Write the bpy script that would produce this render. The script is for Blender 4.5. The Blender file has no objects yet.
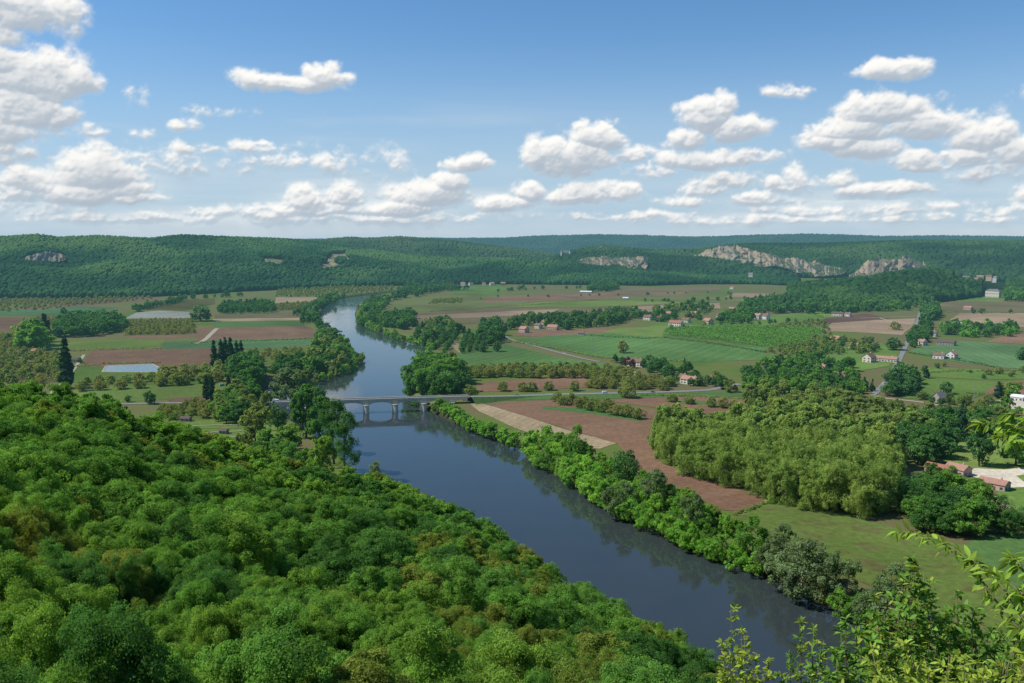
import bpy, math, random
import numpy as np
from mathutils import Vector, Matrix, Euler

# ------------------------------------------------------------------ basics
F, CX, CY, HOR = 900.0, 512.0, 341.5, 238.0
CAMZ = 150.0
PITCH = math.atan((CY - HOR) / F)
WATER_Z = -6.0
scene = bpy.context.scene
COL = scene.collection
RNG = np.random.default_rng(7)
random.seed(7)

def ray(px, py):
    """direction of a point of the view, in the world"""
    x, y, z = (px - CX) / F, 1.0, -(py - CY) / F
    c, s = math.cos(PITCH), math.sin(PITCH)
    return Vector((x, y * c + z * s, -y * s + z * c))

def G(px, py, z=0.0):
    """the place on the level z that is seen there"""
    r = ray(px, py)
    k = (z - CAMZ) / r.z
    return Vector((r.x * k, r.y * k, z))

def at(px, py, d):
    """the place at ground distance d"""
    r = ray(px, py)
    k = d / math.hypot(r.x, r.y)
    return Vector((r.x * k, r.y * k, CAMZ + r.z * k))

def hash2(ix, iy, seed):
    h = (ix.astype(np.int64) * 374761393 + iy.astype(np.int64) * 668265263 + seed * 982451653) & 0x7fffffff
    h = ((h ^ (h >> 13)) * 1274126177) & 0x7fffffff
    return ((h ^ (h >> 16)) & 0xffff) / 65535.0

def vnoise(x, y, seed=0):
    x = np.asarray(x, float); y = np.asarray(y, float)
    ix, iy = np.floor(x), np.floor(y)
    fx, fy = x - ix, y - iy
    fx = fx * fx * (3 - 2 * fx); fy = fy * fy * (3 - 2 * fy)
    a, b = hash2(ix, iy, seed), hash2(ix + 1, iy, seed)
    c, d = hash2(ix, iy + 1, seed), hash2(ix + 1, iy + 1, seed)
    return (a + (b - a) * fx) * (1 - fy) + (c + (d - c) * fx) * fy

def fbm(x, y, seed=0, oct=4):
    s, a, t = 0, 1.0, 0
    for k in range(oct):
        s = s + a * (vnoise(x * 2 ** k, y * 2 ** k, seed + k) - .5); t += a; a *= .5
    return s / t * 2

def mesh_np(name, verts, faces, mats=(), midx=None, attrs=None, smooth=False):
    """faces: an array (n,3) / (n,4), or a list of such arrays"""
    me = bpy.data.meshes.new(name)
    verts = np.ascontiguousarray(verts, dtype=np.float32)
    if not isinstance(faces, (list, tuple)): faces = [faces]
    faces = [np.asarray(f, dtype=np.int32) for f in faces if len(f)]
    me.vertices.add(len(verts)); me.vertices.foreach_set('co', verts.ravel())
    nl = sum(f.size for f in faces); npoly = sum(len(f) for f in faces)
    me.loops.add(nl); me.loops.foreach_set('vertex_index', np.concatenate([f.ravel() for f in faces]))
    me.polygons.add(npoly)
    tot = np.concatenate([np.full(len(f), f.shape[1], np.int32) for f in faces])
    st = np.concatenate([[0], np.cumsum(tot)[:-1]]).astype(np.int32)
    me.polygons.foreach_set('loop_start', st)
    if midx is not None: me.polygons.foreach_set('material_index', np.asarray(midx, np.int32))
    if smooth: me.polygons.foreach_set('use_smooth', np.ones(npoly, bool))
    for k, v in (attrs or {}).items():
        v = np.asarray(v, np.float32)
        if v.ndim == 1:
            a = me.attributes.new(k, 'FLOAT', 'POINT'); a.data.foreach_set('value', v)
        else:
            a = me.attributes.new(k, 'FLOAT_VECTOR', 'POINT'); a.data.foreach_set('vector', v.ravel())
    for m in mats: me.materials.append(m)
    me.update(calc_edges=True); me.validate()
    return me

class MB:
    """collects plain shapes for ONE mesh"""
    def __init__(s): s.v, s.f, s.m = [], [], []
    def add(s, vs, fs, mi=0):
        o = len(s.v); s.v += [tuple(v) for v in vs]; s.f += [tuple(i + o for i in f) for f in fs]; s.m += [mi] * len(fs)
    def box(s, x0, x1, y0, y1, z0, z1, mi=0):
        s.add([(x0,y0,z0),(x1,y0,z0),(x1,y1,z0),(x0,y1,z0),(x0,y0,z1),(x1,y0,z1),(x1,y1,z1),(x0,y1,z1)],
              [(3,2,1,0),(4,5,6,7),(0,1,5,4),(1,2,6,5),(2,3,7,6),(3,0,4,7)], mi)
    def tube(s, pts, rad, n=6, mi=0, cap=True):
        pts = [Vector(p) for p in pts]; vs = []
        for i, p in enumerate(pts):
            t = (pts[min(i+1, len(pts)-1)] - pts[max(i-1, 0)]).normalized()
            a = t.cross(Vector((0,0,1)) if abs(t.z) < .9 else Vector((1,0,0))).normalized(); b = t.cross(a)
            for k in range(n):
                w = 2*math.pi*k/n; vs.append(p + (a*math.cos(w) + b*math.sin(w)) * rad[i])
        fs = [(i*n+k, i*n+(k+1)%n, (i+1)*n+(k+1)%n, (i+1)*n+k) for i in range(len(pts)-1) for k in range(n)]
        if cap: fs += [tuple(range(n))[::-1], tuple((len(pts)-1)*n+k for k in range(n))]
        s.add(vs, fs, mi)
    def mesh(s, name, mats, smooth=False):
        me = bpy.data.meshes.new(name); me.from_pydata(s.v, [], s.f)
        for m in mats: me.materials.append(m)
        me.polygons.foreach_set('material_index', s.m)
        if smooth: me.polygons.foreach_set('use_smooth', [True]*len(s.f))
        me.update(); return me
    def obj(s, name, mats, parent=None, smooth=False):
        return link(name, s.mesh(name, mats if isinstance(mats, (list, tuple)) else [mats], smooth), parent)

def link(name, data, parent=None):
    o = bpy.data.objects.new(name, data); COL.objects.link(o)
    if parent is not None: o.parent = parent
    return o

def tag(o, label=None, cat=None, group=None, kind=None):
    if label: o['label'] = label
    if cat: o['category'] = cat
    if group: o['group'] = group
    if kind: o['kind'] = kind
    return o

def thing(name, label, cat, loc=(0,0,0), rz=0.0, group=None):
    o = link(name, None); o.location = loc; o.rotation_euler = (0,0,rz); o.empty_display_size = .5
    return tag(o, label, cat, group)

# ------------------------------------------------------------------ node helpers
class NT:
    def __init__(s, nt): s.nt = nt; s.n = nt.nodes; s.l = nt.links
    def new(s, t, **kw):
        n = s.n.new(t)
        for k, v in kw.items(): setattr(n, k, v)
        return n
    def put(s, sock, v):
        if isinstance(v, bpy.types.NodeSocket): s.l.new(v, sock)
        elif v is not None:
            try: sock.default_value = v
            except Exception: sock.default_value = (*v, 1.0)
    def math(s, op, a, b=None, c=None, clamp=False):
        n = s.new('ShaderNodeMath', operation=op, use_clamp=clamp)
        for i, v in enumerate((a, b, c)):
            if v is not None: s.put(n.inputs[i], v)
        return n.outputs[0]
    def vec(s, op, a, b=None, c=None):
        n = s.new('ShaderNodeVectorMath', operation=op)
        for i, v in enumerate((a, b, c)):
            if v is not None: s.put(n.inputs[i], v)
        return n.outputs['Value'] if op in ('LENGTH', 'DOT_PRODUCT', 'DISTANCE') else n.outputs[0]
    def mix(s, f, a, b, mode='MIX'):
        n = s.new('ShaderNodeMix', data_type='RGBA', blend_type=mode)
        s.put(n.inputs[0], f); s.put(n.inputs[6], a); s.put(n.inputs[7], b)
        return n.outputs[2]
    def ramp(s, f, stops, interp='LINEAR'):
        n = s.new('ShaderNodeValToRGB'); r = n.color_ramp; r.interpolation = interp
        while len(r.elements) < len(stops): r.elements.new(1)
        for e, (p, c) in zip(r.elements, stops):
            e.position = p; e.color = (*c, 1) if len(c) == 3 else c
        s.put(n.inputs[0], f); return n.outputs[0]
    def noise(s, vec, scale, detail=3, rough=.55, out=0, dist=0):
        n = s.new('ShaderNodeTexNoise'); s.put(n.inputs['Vector'], vec)
        n.inputs['Scale'].default_value = scale; n.inputs['Detail'].default_value = detail
        n.inputs['Roughness'].default_value = rough; n.inputs['Distortion'].default_value = dist
        return n.outputs[out]
    def maprange(s, v, a, b, c, d, t='LINEAR'):
        n = s.new('ShaderNodeMapRange', interpolation_type=t)
        for i, x in enumerate((v, a, b, c, d)): s.put(n.inputs[i], x)
        return n.outputs[0]

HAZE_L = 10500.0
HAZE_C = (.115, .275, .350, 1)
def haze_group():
    g = bpy.data.node_groups.new('painted_haze', 'ShaderNodeTree')
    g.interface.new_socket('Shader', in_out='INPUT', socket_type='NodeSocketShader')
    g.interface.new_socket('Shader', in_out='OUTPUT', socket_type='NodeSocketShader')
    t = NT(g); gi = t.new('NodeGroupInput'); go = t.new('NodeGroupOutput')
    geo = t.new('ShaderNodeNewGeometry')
    d = t.vec('LENGTH', geo.outputs['Position'])          # distance from the point straight below the camera
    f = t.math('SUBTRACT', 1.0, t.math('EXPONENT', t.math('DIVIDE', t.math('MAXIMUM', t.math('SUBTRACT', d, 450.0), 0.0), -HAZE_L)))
    em = t.new('ShaderNodeEmission'); em.inputs[0].default_value = HAZE_C  # haze painted onto each surface as a bluish glow, stronger with distance
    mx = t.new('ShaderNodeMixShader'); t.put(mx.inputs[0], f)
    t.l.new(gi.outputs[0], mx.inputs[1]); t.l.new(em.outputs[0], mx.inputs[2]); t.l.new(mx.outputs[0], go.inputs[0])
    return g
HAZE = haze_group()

def new_mat(name):
    m = bpy.data.materials.new(name); m.use_nodes = True
    m.node_tree.nodes.clear(); m.cycles.emission_sampling = 'NONE'
    return m, NT(m.node_tree)

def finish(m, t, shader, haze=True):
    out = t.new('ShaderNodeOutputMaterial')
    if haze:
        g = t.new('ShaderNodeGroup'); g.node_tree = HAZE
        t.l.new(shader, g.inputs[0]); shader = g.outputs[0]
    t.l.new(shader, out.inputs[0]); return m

def leaf_mat(name, cols, trans=.50, tint_amt=.55, warm=(1.2, 1.15, .5), gloss=0.0, gain=2.45):
    """cols: a few colours; each tree takes its own mix of them"""
    m, t = new_mat(name)
    oi = t.new('ShaderNodeObjectInfo')
    k = len(cols)
    base = t.ramp(oi.outputs['Random'], [(i / max(1, k - 1), tuple(x * gain for x in c)) for i, c in enumerate(cols)])
    a = t.new('ShaderNodeAttribute', attribute_name='tint')
    br = t.maprange(a.outputs['Fac'], 0, 1, 1 - tint_amt, 1 + tint_amt)
    col = t.vec('SCALE', base); col.node.inputs['Scale'].default_value = 1; t.put(col.node.inputs['Scale'], br)
    d = t.new('ShaderNodeBsdfDiffuse'); t.put(d.inputs[0], col)
    tr = t.new('ShaderNodeBsdfTranslucent'); t.put(tr.inputs[0], t.vec('MULTIPLY', col, warm))
    mx = t.new('ShaderNodeMixShader'); mx.inputs[0].default_value = trans
    t.l.new(d.outputs[0], mx.inputs[1]); t.l.new(tr.outputs[0], mx.inputs[2])
    sh = mx.outputs[0]
    if gloss:
        gl = t.new('ShaderNodeBsdfGlossy'); gl.inputs['Roughness'].default_value = .45; gl.inputs[0].default_value = (.7,.8,.7,1)
        m2 = t.new('ShaderNodeMixShader'); m2.inputs[0].default_value = gloss
        t.l.new(sh, m2.inputs[1]); t.l.new(gl.outputs[0], m2.inputs[2]); sh = m2.outputs[0]
    return finish(m, t, sh)

def flat_mat(name, col, rough=.85, noise=.15, scale=.5, spec=.2, metal=0):
    m, t = new_mat(name)
    geo = t.new('ShaderNodeTexCoord')
    n = t.noise(geo.outputs['Object'], scale, 4)
    c = t.vec('SCALE', col[:3]); t.put(c.node.inputs['Scale'], t.maprange(n, .25, .75, 1 - noise, 1 + noise))
    p = t.new('ShaderNodeBsdfPrincipled'); t.put(p.inputs['Base Color'], c)
    p.inputs['Roughness'].default_value = rough; p.inputs['Specular IOR Level'].default_value = spec
    p.inputs['Metallic'].default_value = metal
    return finish(m, t, p.outputs[0])

def field_mat(name, c1, c2, row=None, ang=0.0, row_amt=.25, patch=.012, c3=None):
    """crop or soil: patches of two colours, fine mottling and, if row is set, drill rows 'row' metres apart"""
    m, t = new_mat(name)
    geo = t.new('ShaderNodeNewGeometry'); P = geo.outputs['Position']
    n1 = t.noise(P, patch, 5, .6); n2 = t.noise(P, .25, 4, .65); n3 = t.noise(P, .05, 4, .6)
    f = t.maprange(t.math('ADD', t.math('MULTIPLY', n1, .7), t.math('MULTIPLY', n3, .3)), .38, .62, 0, 1)
    col = t.mix(f, c1, c2)
    if c3: col = t.mix(t.maprange(t.noise(P, patch * 2.3, 4, .6, dist=.6), .52, .68, 0, 1), col, c3)
    b = t.maprange(n2, .3, .7, .78, 1.22)
    if row:
        rot = t.new('ShaderNodeVectorRotate', rotation_type='Z_AXIS'); t.put(rot.inputs['Vector'], P); rot.inputs['Angle'].default_value = ang
        sx = t.new('ShaderNodeSeparateXYZ'); t.l.new(rot.outputs[0], sx.inputs[0])
        w = t.math('SINE', t.math('MULTIPLY', t.math('ADD', sx.outputs[0], t.math('MULTIPLY', n3, row * .5)), 2 * math.pi / row))
        b = t.math('MULTIPLY', b, t.maprange(w, -1, 1, 1 - row_amt, 1 + row_amt))
        # broad passes of the plough
        w2 = t.noise(t.vec('MULTIPLY', rot.outputs[0], (1 / (row * 2.2), .002, 0)), 1.0, 2, .5)
        b = t.math('MULTIPLY', b, t.maprange(w2, .3, .7, .93, 1.07))
    big = t.noise(P, .0045, 3, .55, dist=.8); b = t.math('MULTIPLY', b, t.maprange(big, .35, .65, .80, 1.18))
    c = t.vec('SCALE', col); t.put(c.node.inputs['Scale'], b)
    d = t.new('ShaderNodeBsdfDiffuse'); t.put(d.inputs[0], c); d.inputs[1].default_value = .6
    return finish(m, t, d.outputs[0])
# ------------------------------------------------------------------ light, sky, camera
SUN_AZ = math.radians(-90)      # measured from the view direction (+Y) towards the right
SUN_EL = math.radians(51)
sun = bpy.data.lights.new('sun', 'SUN'); sun.energy = 4.9; sun.angle = math.radians(.53); sun.color = (1, .955, .88)
so = link('sun', sun)
sd = Vector((math.sin(SUN_AZ) * math.cos(SUN_EL), math.cos(SUN_AZ) * math.cos(SUN_EL), math.sin(SUN_EL)))
so.rotation_euler = sd.to_track_quat('Z', 'Y').to_euler(); so.location = sd * 500

cam = bpy.data.cameras.new('camera'); cam.sensor_width = 36; cam.lens = 36 * F / 1024
cam.clip_start = .1; cam.clip_end = 60000
co = link('camera', cam); co.location = (0, 0, CAMZ); co.rotation_euler = (math.pi / 2 - PITCH, 0, 0)
scene.camera = co

def sky_graph(t, D):
    """clear daylight sky for a direction, milky near the horizon"""
    sky = t.new('ShaderNodeTexSky', sky_type='NISHITA'); sky.sun_disc = False
    sky.sun_elevation = SUN_EL; sky.sun_rotation = SUN_AZ; sky.altitude = 200
    sky.air_density = 1.0; sky.dust_density = .6; sky.ozone_density = 2.2
    t.l.new(D, sky.inputs[0])
    sx = t.new('ShaderNodeSeparateXYZ'); t.l.new(D, sx.inputs[0])
    el = t.math('ARCSINE', sx.outputs[2])
    skc = t.vec('MULTIPLY', sky.outputs[0], SKY_TINT)
    return t.mix(t.maprange(el, -.01, .26, .78, 0, 'SMOOTHERSTEP'), skc, SKY_MILK)
SKY_TINT, SKY_MILK, SKY_S = (.64, .95, 1.18), (4.5, 5.75, 7.1, 1), .108

w = bpy.data.worlds.new('World'); scene.world = w; w.use_nodes = True
w.node_tree.nodes.clear(); t = NT(w.node_tree)
tc = t.new('ShaderNodeTexCoord')
bg = t.new('ShaderNodeBackground'); t.put(bg.inputs[0], sky_graph(t, t.vec('NORMALIZE', tc.outputs['Generated']))); bg.inputs[1].default_value = SKY_S
out = t.new('ShaderNodeOutputWorld'); t.l.new(bg.outputs[0], out.inputs[0])
w.cycles.sampling_method = 'MANUAL'; w.cycles.sample_map_resolution = 512

CLOUDS = [ # where each heap of cloud stands: centre, half width, half height, strength
    (8,8,62,28,1),(-40,30,60,40,1),(36,78,52,30,1),(80,78,20,15,1),(18,106,46,26,1),(0,62,30,20,1),(-30,120,70,34,1),(55,112,22,14,.9),
    (96,172,50,26,1),(76,192,40,16,1),(130,186,28,12,.75),(28,182,34,20,.85),(5,150,30,16,.6),(50,205,60,10,.45),(140,196,30,8,.6),
    (90,128,20,8,.5),(136,98,12,13,.34),(144,130,16,7,.62),(187,121,16,7,.6),(216,108,30,7,.4),(254,146,28,9,.8),(196,146,32,7,.4),
    (290,79,58,11,1),(322,73,30,15,1),(262,76,26,10,1),(308,66,12,8,.8),
    (305,198,26,16,.9),(342,195,24,16,.85),(262,208,30,9,.6),(210,208,30,8,.5),(325,207,64,8,.6),
    (428,192,42,17,1),(450,180,22,13,1),(468,163,28,13,1),(402,205,40,9,.85),(502,203,32,11,.9),
    (543,156,22,23,1),(597,136,32,18,1),(572,158,46,25,1),(578,193,44,15,1),(528,190,24,12,.85),(632,152,24,11,.75),(612,190,36,14,.85),
    (705,113,31,22,1),(686,138,26,13,1),(738,128,30,16,1),(700,158,52,13,1),(752,153,30,11,.85),(650,170,40,9,.62),
    (704,186,26,13,.85),(790,178,34,15,.7),(760,196,36,10,.65),(690,199,30,8,.6),(833,176,22,10,.55),(735,176,40,11,.55),
    (886,107,58,18,1),(850,128,48,16,1),(835,140,30,12,1),(935,122,52,19,1),(872,147,34,12,1),(985,134,44,19,1),(1030,148,50,24,1),(950,158,66,12,.85),
    (905,187,40,9,.85),(866,187,34,8,.8),(1000,168,50,12,.75),(985,206,66,8,.55),(800,206,60,7,.5),(890,208,60,7,.5),(920,166,24,8,.8),
    (892,67,38,12,1),(906,63,20,10,1),(787,88,30,10,.66),(1060,90,30,14,.8),(1090,190,60,20,.9),(-80,190,60,24,.9),
    (300,160,120,12,.30),(170,158,90,12,.30),(420,215,110,6,.42),(620,214,120,6,.45),(120,214,110,7,.5),(760,216,130,6,.45),(940,216,120,6,.45),
]
def billow(x, y, seed, oct=4):
    s, a, tt = 0, 1.0, 0
    for k in range(oct):
        n = (vnoise(x * 2.03 ** k + 17 * k, y * 2.03 ** k, seed + k) + vnoise((x * .74 - y * .67) * 2.03 ** k + 5 * k, (x * .67 + y * .74) * 2.03 ** k + 9 * k, seed + 40 + k) - 1)
        s = s + a * np.abs(n); tt += a; a *= .55
    return s / tt
def sky_dome():
    st = .8 / F
    az = np.concatenate([np.linspace(-1.9, -.66, 60)[:-1], np.arange(-.66, .66, st), np.linspace(.66, 1.9, 60)])
    el = np.concatenate([np.linspace(-.03, -.012, 4)[:-1], np.arange(-.012, .285, st), np.linspace(.285, .70, 60)])
    A, E = np.meshgrid(az, el)
    X, Y = A * F, E * F                       # one unit is about one pixel
    def field(ix, iy):
        X, Y = ix, iy
        wx = fbm(X / 34, Y / 26, 3, 4) * 7; wy = fbm(X / 34 + 50, Y / 26, 11, 4) * 5
        Xw, Yw = X + wx, Y + wy
        acc = np.full(X.shape, -2.0); hv = np.zeros(X.shape)
        for (cx, cy_, rx, ry, s) in CLOUDS:
            r = ray(cx, cy_); a0 = math.atan2(r.x, r.y) * F; e0 = math.asin(r.z / r.length) * F
            dy = (Yw - e0); dy = np.where(dy < 0, dy * 1.45, dy)             # flatter underneath
            L = 1 - np.sqrt(((Xw - a0) / (rx * 1.06)) ** 2 + (dy / (ry * 1.16)) ** 2)
            L = np.minimum(L * s, s * .55) if s < 1 else L
            h = np.clip(.5 + .5 * (acc - L) / .10, 0, 1); hv = hv * h + np.clip((Yw - e0) / ry, -1.2, 1.2) * (1 - h)
            acc = L * (1 - h) + acc * h + .10 * h * (1 - h)
        return acc, hv
    core, hv = field(X, Y)
    near = core > -1.2
    b1 = billow(X / 21, Y / 19, 5, 6); f1 = fbm(X / 40, Y / 22, 77, 6); f2 = fbm(X / 9, Y / 7, 97, 4)
    d = np.minimum(core, .7) + (b1 - .27) * 1.05 + f1 * .26 + f2 * .10
    # bring the rows of the coarse outer part in only softly
    h = np.sqrt(np.clip(d, 0, 1.2) + 1e-4) * 26              # thickness of the heap, in pixels
    hs = h.copy()
    for _ in range(2): hs = (hs + np.roll(hs,1,0) + np.roll(hs,-1,0) + np.roll(hs,1,1) + np.roll(hs,-1,1)) / 5
    gx = np.gradient(hs, axis=1) / .8; gy = np.gradient(hs, axis=0) / .8
    nx, ny, nz = -gx, -gy, np.full_like(gx, 1.0); nl = np.sqrt(nx**2 + ny**2 + nz**2)
    lam = (nx * -.38 + ny * .80 + nz * .46) / nl
    # light lost on the way through the heap from above left
    occ = np.zeros_like(d); dp = np.clip(d, 0, .8)
    for k in range(1, 15):
        stp = int(k * 2.4)
        s = np.zeros_like(d); sy, sxx = stp, int(stp * .45)
        s[:-sy, sxx:] = dp[sy:, :d.shape[1] - sxx] if sxx else dp[sy:, :]
        occ += s * (1 - k / 18)
    lit = .35 + .21 * hv + .32 * np.clip(lam, -1, 1) + .66 * (np.exp(-occ * .26) - .5)
    lit += .03 * f2 + .10 * (b1 - .25)
    alpha = np.clip((d + .04) / .44, 0, 1); alpha = alpha * alpha * (3 - 2 * alpha)
    veil = np.clip(.54 * np.exp(-((Y - 26) / 34.0) ** 2) * np.clip(.45 + 1.5 * fbm(X / 150, Y / 20, 201, 5), 0, 1), 0, 1)
    veil += .40 * np.exp(-((Y - 95) / 45.0) ** 2) * np.clip(.2 + 1.8 * fbm(X / 190 + 7, Y / 26, 231, 5), 0, 1) * np.exp(-((X + 330) / 330.0) ** 2)
    thin = np.clip(core * 2.2 + .45, 0, 1); alpha *= np.clip(.55 + .6 * thin, 0, 1)
    alpha *= np.clip((E + .012) / .045, 0, 1) * .35 + .65
    alpha = alpha + (1 - alpha) * np.clip(veil, 0, 1)
    lit = lit * np.clip(alpha * 1.5, .0, 1) + .5 * (1 - np.clip(alpha * 1.5, 0, 1))
    alpha[(np.abs(A) > .65) | (E > .284)] = 0
    R = 40000.0
    V = np.stack([np.sin(A) * np.cos(E) * R, np.cos(A) * np.cos(E) * R, np.sin(E) * R], -1).reshape(-1, 3)
    nr, nc = A.shape; ii = (np.arange(nr - 1)[:, None] * nc + np.arange(nc - 1)[None]).ravel()
    Fc = np.stack([ii, ii + nc, ii + nc + 1, ii + 1], 1)
    m, t = new_mat('sky')
    geo = t.new('ShaderNodeNewGeometry'); D = t.vec('NORMALIZE', geo.outputs['Position'])
    a = t.new('ShaderNodeAttribute', attribute_name='cloud'); l = t.new('ShaderNodeAttribute', attribute_name='lit')
    ccol = t.ramp(l.outputs['Fac'], [(0, (4.1, 4.75, 5.5)), (.30, (4.9, 5.45, 6.0)), (.56, (6.9, 7.1, 7.3)), (.85, (9.0, 8.9, 8.6)), (1, (9.3, 9.2, 8.9))])
    em = t.new('ShaderNodeEmission'); t.put(em.inputs[0], t.mix(a.outputs['Fac'], sky_graph(t, D), ccol)); em.inputs[1].default_value = SKY_S
    finish(m, t, em.outputs[0], haze=False)
    me = mesh_np('sky', V, Fc, [m], attrs={'cloud': alpha.ravel(), 'lit': np.clip(lit, 0, 1).ravel()}, smooth=True)
    tag(link('sky', me), kind='structure')
sky_dome()

scene.view_settings.view_transform = 'Standard'; scene.view_settings.look = 'None'; scene.view_settings.exposure = 0
cy = scene.cycles
cy.max_bounces = 5; cy.diffuse_bounces = 2; cy.glossy_bounces = 2; cy.transmission_bounces = 3; cy.transparent_max_bounces = 4
cy.use_adaptive_sampling = True; cy.adaptive_threshold = .02
cy.use_denoising = True; cy.denoiser = 'OPENIMAGEDENOISE'
cy.caustics_reflective = False; cy.caustics_refractive = False; cy.sample_clamp_indirect = 4
# ------------------------------------------------------------------ the lie of the land
RIGHT_BANK = [(470,289.5),(420,291.5),(374,296.5),(358,305),(354,315),(358,323),(381,333),(428,346),(434,351),(420,362),(409,375),(404,390),(412,402),
    (428,410),(462,427),(489,438),(520,444),(526,457),(571,480),(607,503),(646,525),(678,541),(720,558),(764,573),(814,598),(861,622),(900,640),(960,665),(1060,705)]
LEFT_BANK = [(470,288),(420,289.2),(342,297.5),(335,301),(322,309),(315,316),(318,325),(331,336),(347,348),(360,355),(352,365),(328,373),(305,380),(284,383),(266,387),
    (262,396),(266,406),(283,417),(303,430),(328,446),(350,466),(372,490),(400,510),(450,540),(500,575),(600,637),(720,703),(860,788),(1000,850)]
def px_line(pts, z=WATER_Z): return [G(x, y, z) for x, y in pts]
def resample(pts, step):
    out = []
    for a, b in zip(pts[:-1], pts[1:]):
        n = max(1, int((b - a).length / step))
        out += [a.lerp(b, k / n) for k in range(n)]
    return out + [pts[-1]]
def smooth_line(pts, it=2):
    for _ in range(it):
        q = [pts[0]]
        for a, b in zip(pts[:-1], pts[1:]): q += [a.lerp(b, .25), a.lerp(b, .75)]
        pts = q + [pts[-1]]
    return pts
RB, LB = smooth_line(px_line(RIGHT_BANK)), smooth_line(px_line(LEFT_BANK))
RIVER = np.array([(p.x, p.y) for p in RB + LB[::-1]])
def sd_poly(x, y, poly):
    """signed distance to a closed outline, negative inside"""
    d = np.full(x.shape, 1e18); s = np.ones(x.shape, bool)
    n = len(poly)
    for i in range(n):
        ax, ay = poly[i]; bx, by = poly[(i + 1) % n]
        ex, ey = bx - ax, by - ay; wx, wy = x - ax, y - ay
        h = np.clip((wx * ex + wy * ey) / (ex * ex + ey * ey + 1e-9), 0, 1)
        d = np.minimum(d, (wx - ex * h) ** 2 + (wy - ey * h) ** 2)
        c1 = y >= ay; c2 = y < by; c3 = ex * wy > ey * wx
        s ^= (c1 & c2 & c3) | (~c1 & ~c2 & ~c3)
    return np.where(s, 1, -1) * np.sqrt(d)

# the wooded hillside below the viewpoint: for some directions, how high the TREE TOPS stand (distance, row)
TREE_H = 10.5
SIDES = {
    -420: [(60,700),(120,590),(200,500),(300,440),(420,405),(520,392)],
    -150: [(62,690),(120,570),(200,480),(300,425),(420,396),(470,390)],
    0:   [(70,683),(120,565),(200,475),(300,422),(420,393)],
    90:  [(75,683),(135,572),(215,490),(310,434),(415,399)],
    160: [(80,683),(150,582),(230,512),(330,458),(425,424)],
    240: [(85,683),(160,592),(250,522),(350,471),(450,442)],
    310: [(90,683),(170,602),(270,532),(370,488),(480,457)],
    380: [(95,683),(180,602),(280,540),(380,506),(480,478)],
    450: [(100,683),(190,604),(290,553),(370,526),(440,508)],
    520: [(104,688),(200,622),(300,576),(392,547)],
    600: [(110,696),(220,644),(300,614),(340,594)],
    670: [(118,724),(200,688),(270,656),(306,634)],
    720: [(120,760),(180,726),(250,690),(286,664)],
    770: [(110,760),(180,745),(250,735)],
    900: [(60,760),(120,800),(215,850)],
    1100:[(60,760),(120,800),(200,860)],
    1500:[(60,760),(120,800),(180,880)],
}
NEAR = [(0,148.4),(2.5,148.2),(4,146.6),(6,144),(10,142.3),(16,139),(26,129)]
_az, _prof = [], []
for px in sorted(SIDES):
    r = ray(px, 520); _az.append(math.atan2(r.x, r.y))
    rr = [a for a, _ in NEAR]; zz = [b for _, b in NEAR]
    for d, row in SIDES[px]:
        q = at(px, row, d) if abs(px - 512) < 900 else at(-300, row, d); rr.append(d); zz.append(q.z - TREE_H)
    rr += [rr[-1] + max(zz[-1], 0) / .42 + 4]; zz += [-9.0]
    _prof.append((rr, zz))
_az = np.array(_az)
RFINE = np.linspace(0, 760, 761)
PT = np.array([np.interp(RFINE, rr, zz) for rr, zz in _prof])
for _ in range(6): PT[:, 18:-1] = (PT[:, 17:-2] + 2 * PT[:, 18:-1] + PT[:, 19:]) / 4
def hill_h(x, y):
    az = np.arctan2(x, y); r = np.hypot(x, y)
    fi = np.interp(az, _az, np.arange(len(_az))); i0 = np.clip(np.floor(fi).astype(int), 0, len(_az) - 2); f = fi - i0
    f = f * f * (3 - 2 * f) * .5 + f * .5
    ri = np.clip(r, 0, 759); j = np.floor(ri).astype(int); g = ri - j
    a = PT[i0, j] * (1 - g) + PT[i0, j + 1] * g; b = PT[i0 + 1, j] * (1 - g) + PT[i0 + 1, j + 1] * g
    h = a * (1 - f) + b * f
    h = h + fbm(x / 38, y / 38, 21, 3) * 2.6 * np.clip((r - 60) / 60, 0, 1) * np.clip(h / 20, 0, 1)
    # towards the back (behind the viewpoint) the hill is a plateau
    back = np.clip((np.abs(az) - 1.0) / .5, 0, 1)
    return h * (1 - back) + 148.0 * back
def land_h(x, y, with_river=True):
    x = np.asarray(x, float); y = np.asarray(y, float)
    h = np.maximum(hill_h(x, y), 0.0)
    if with_river:
        near = (np.hypot(x, y) < 3400) & (y > 60)
        sd = np.full(x.shape, 99.0)
        if near.any(): sd[near] = sd_poly(x[near], y[near], RIVER)
        t = np.clip((7 - sd) / 12, 0, 1); t = t * t * (3 - 2 * t)
        h = h * (1 - t) + np.minimum(h, -9.5) * t
    return h
def zat(x, y): return float(land_h(np.array([x]), np.array([y]))[0])

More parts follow.
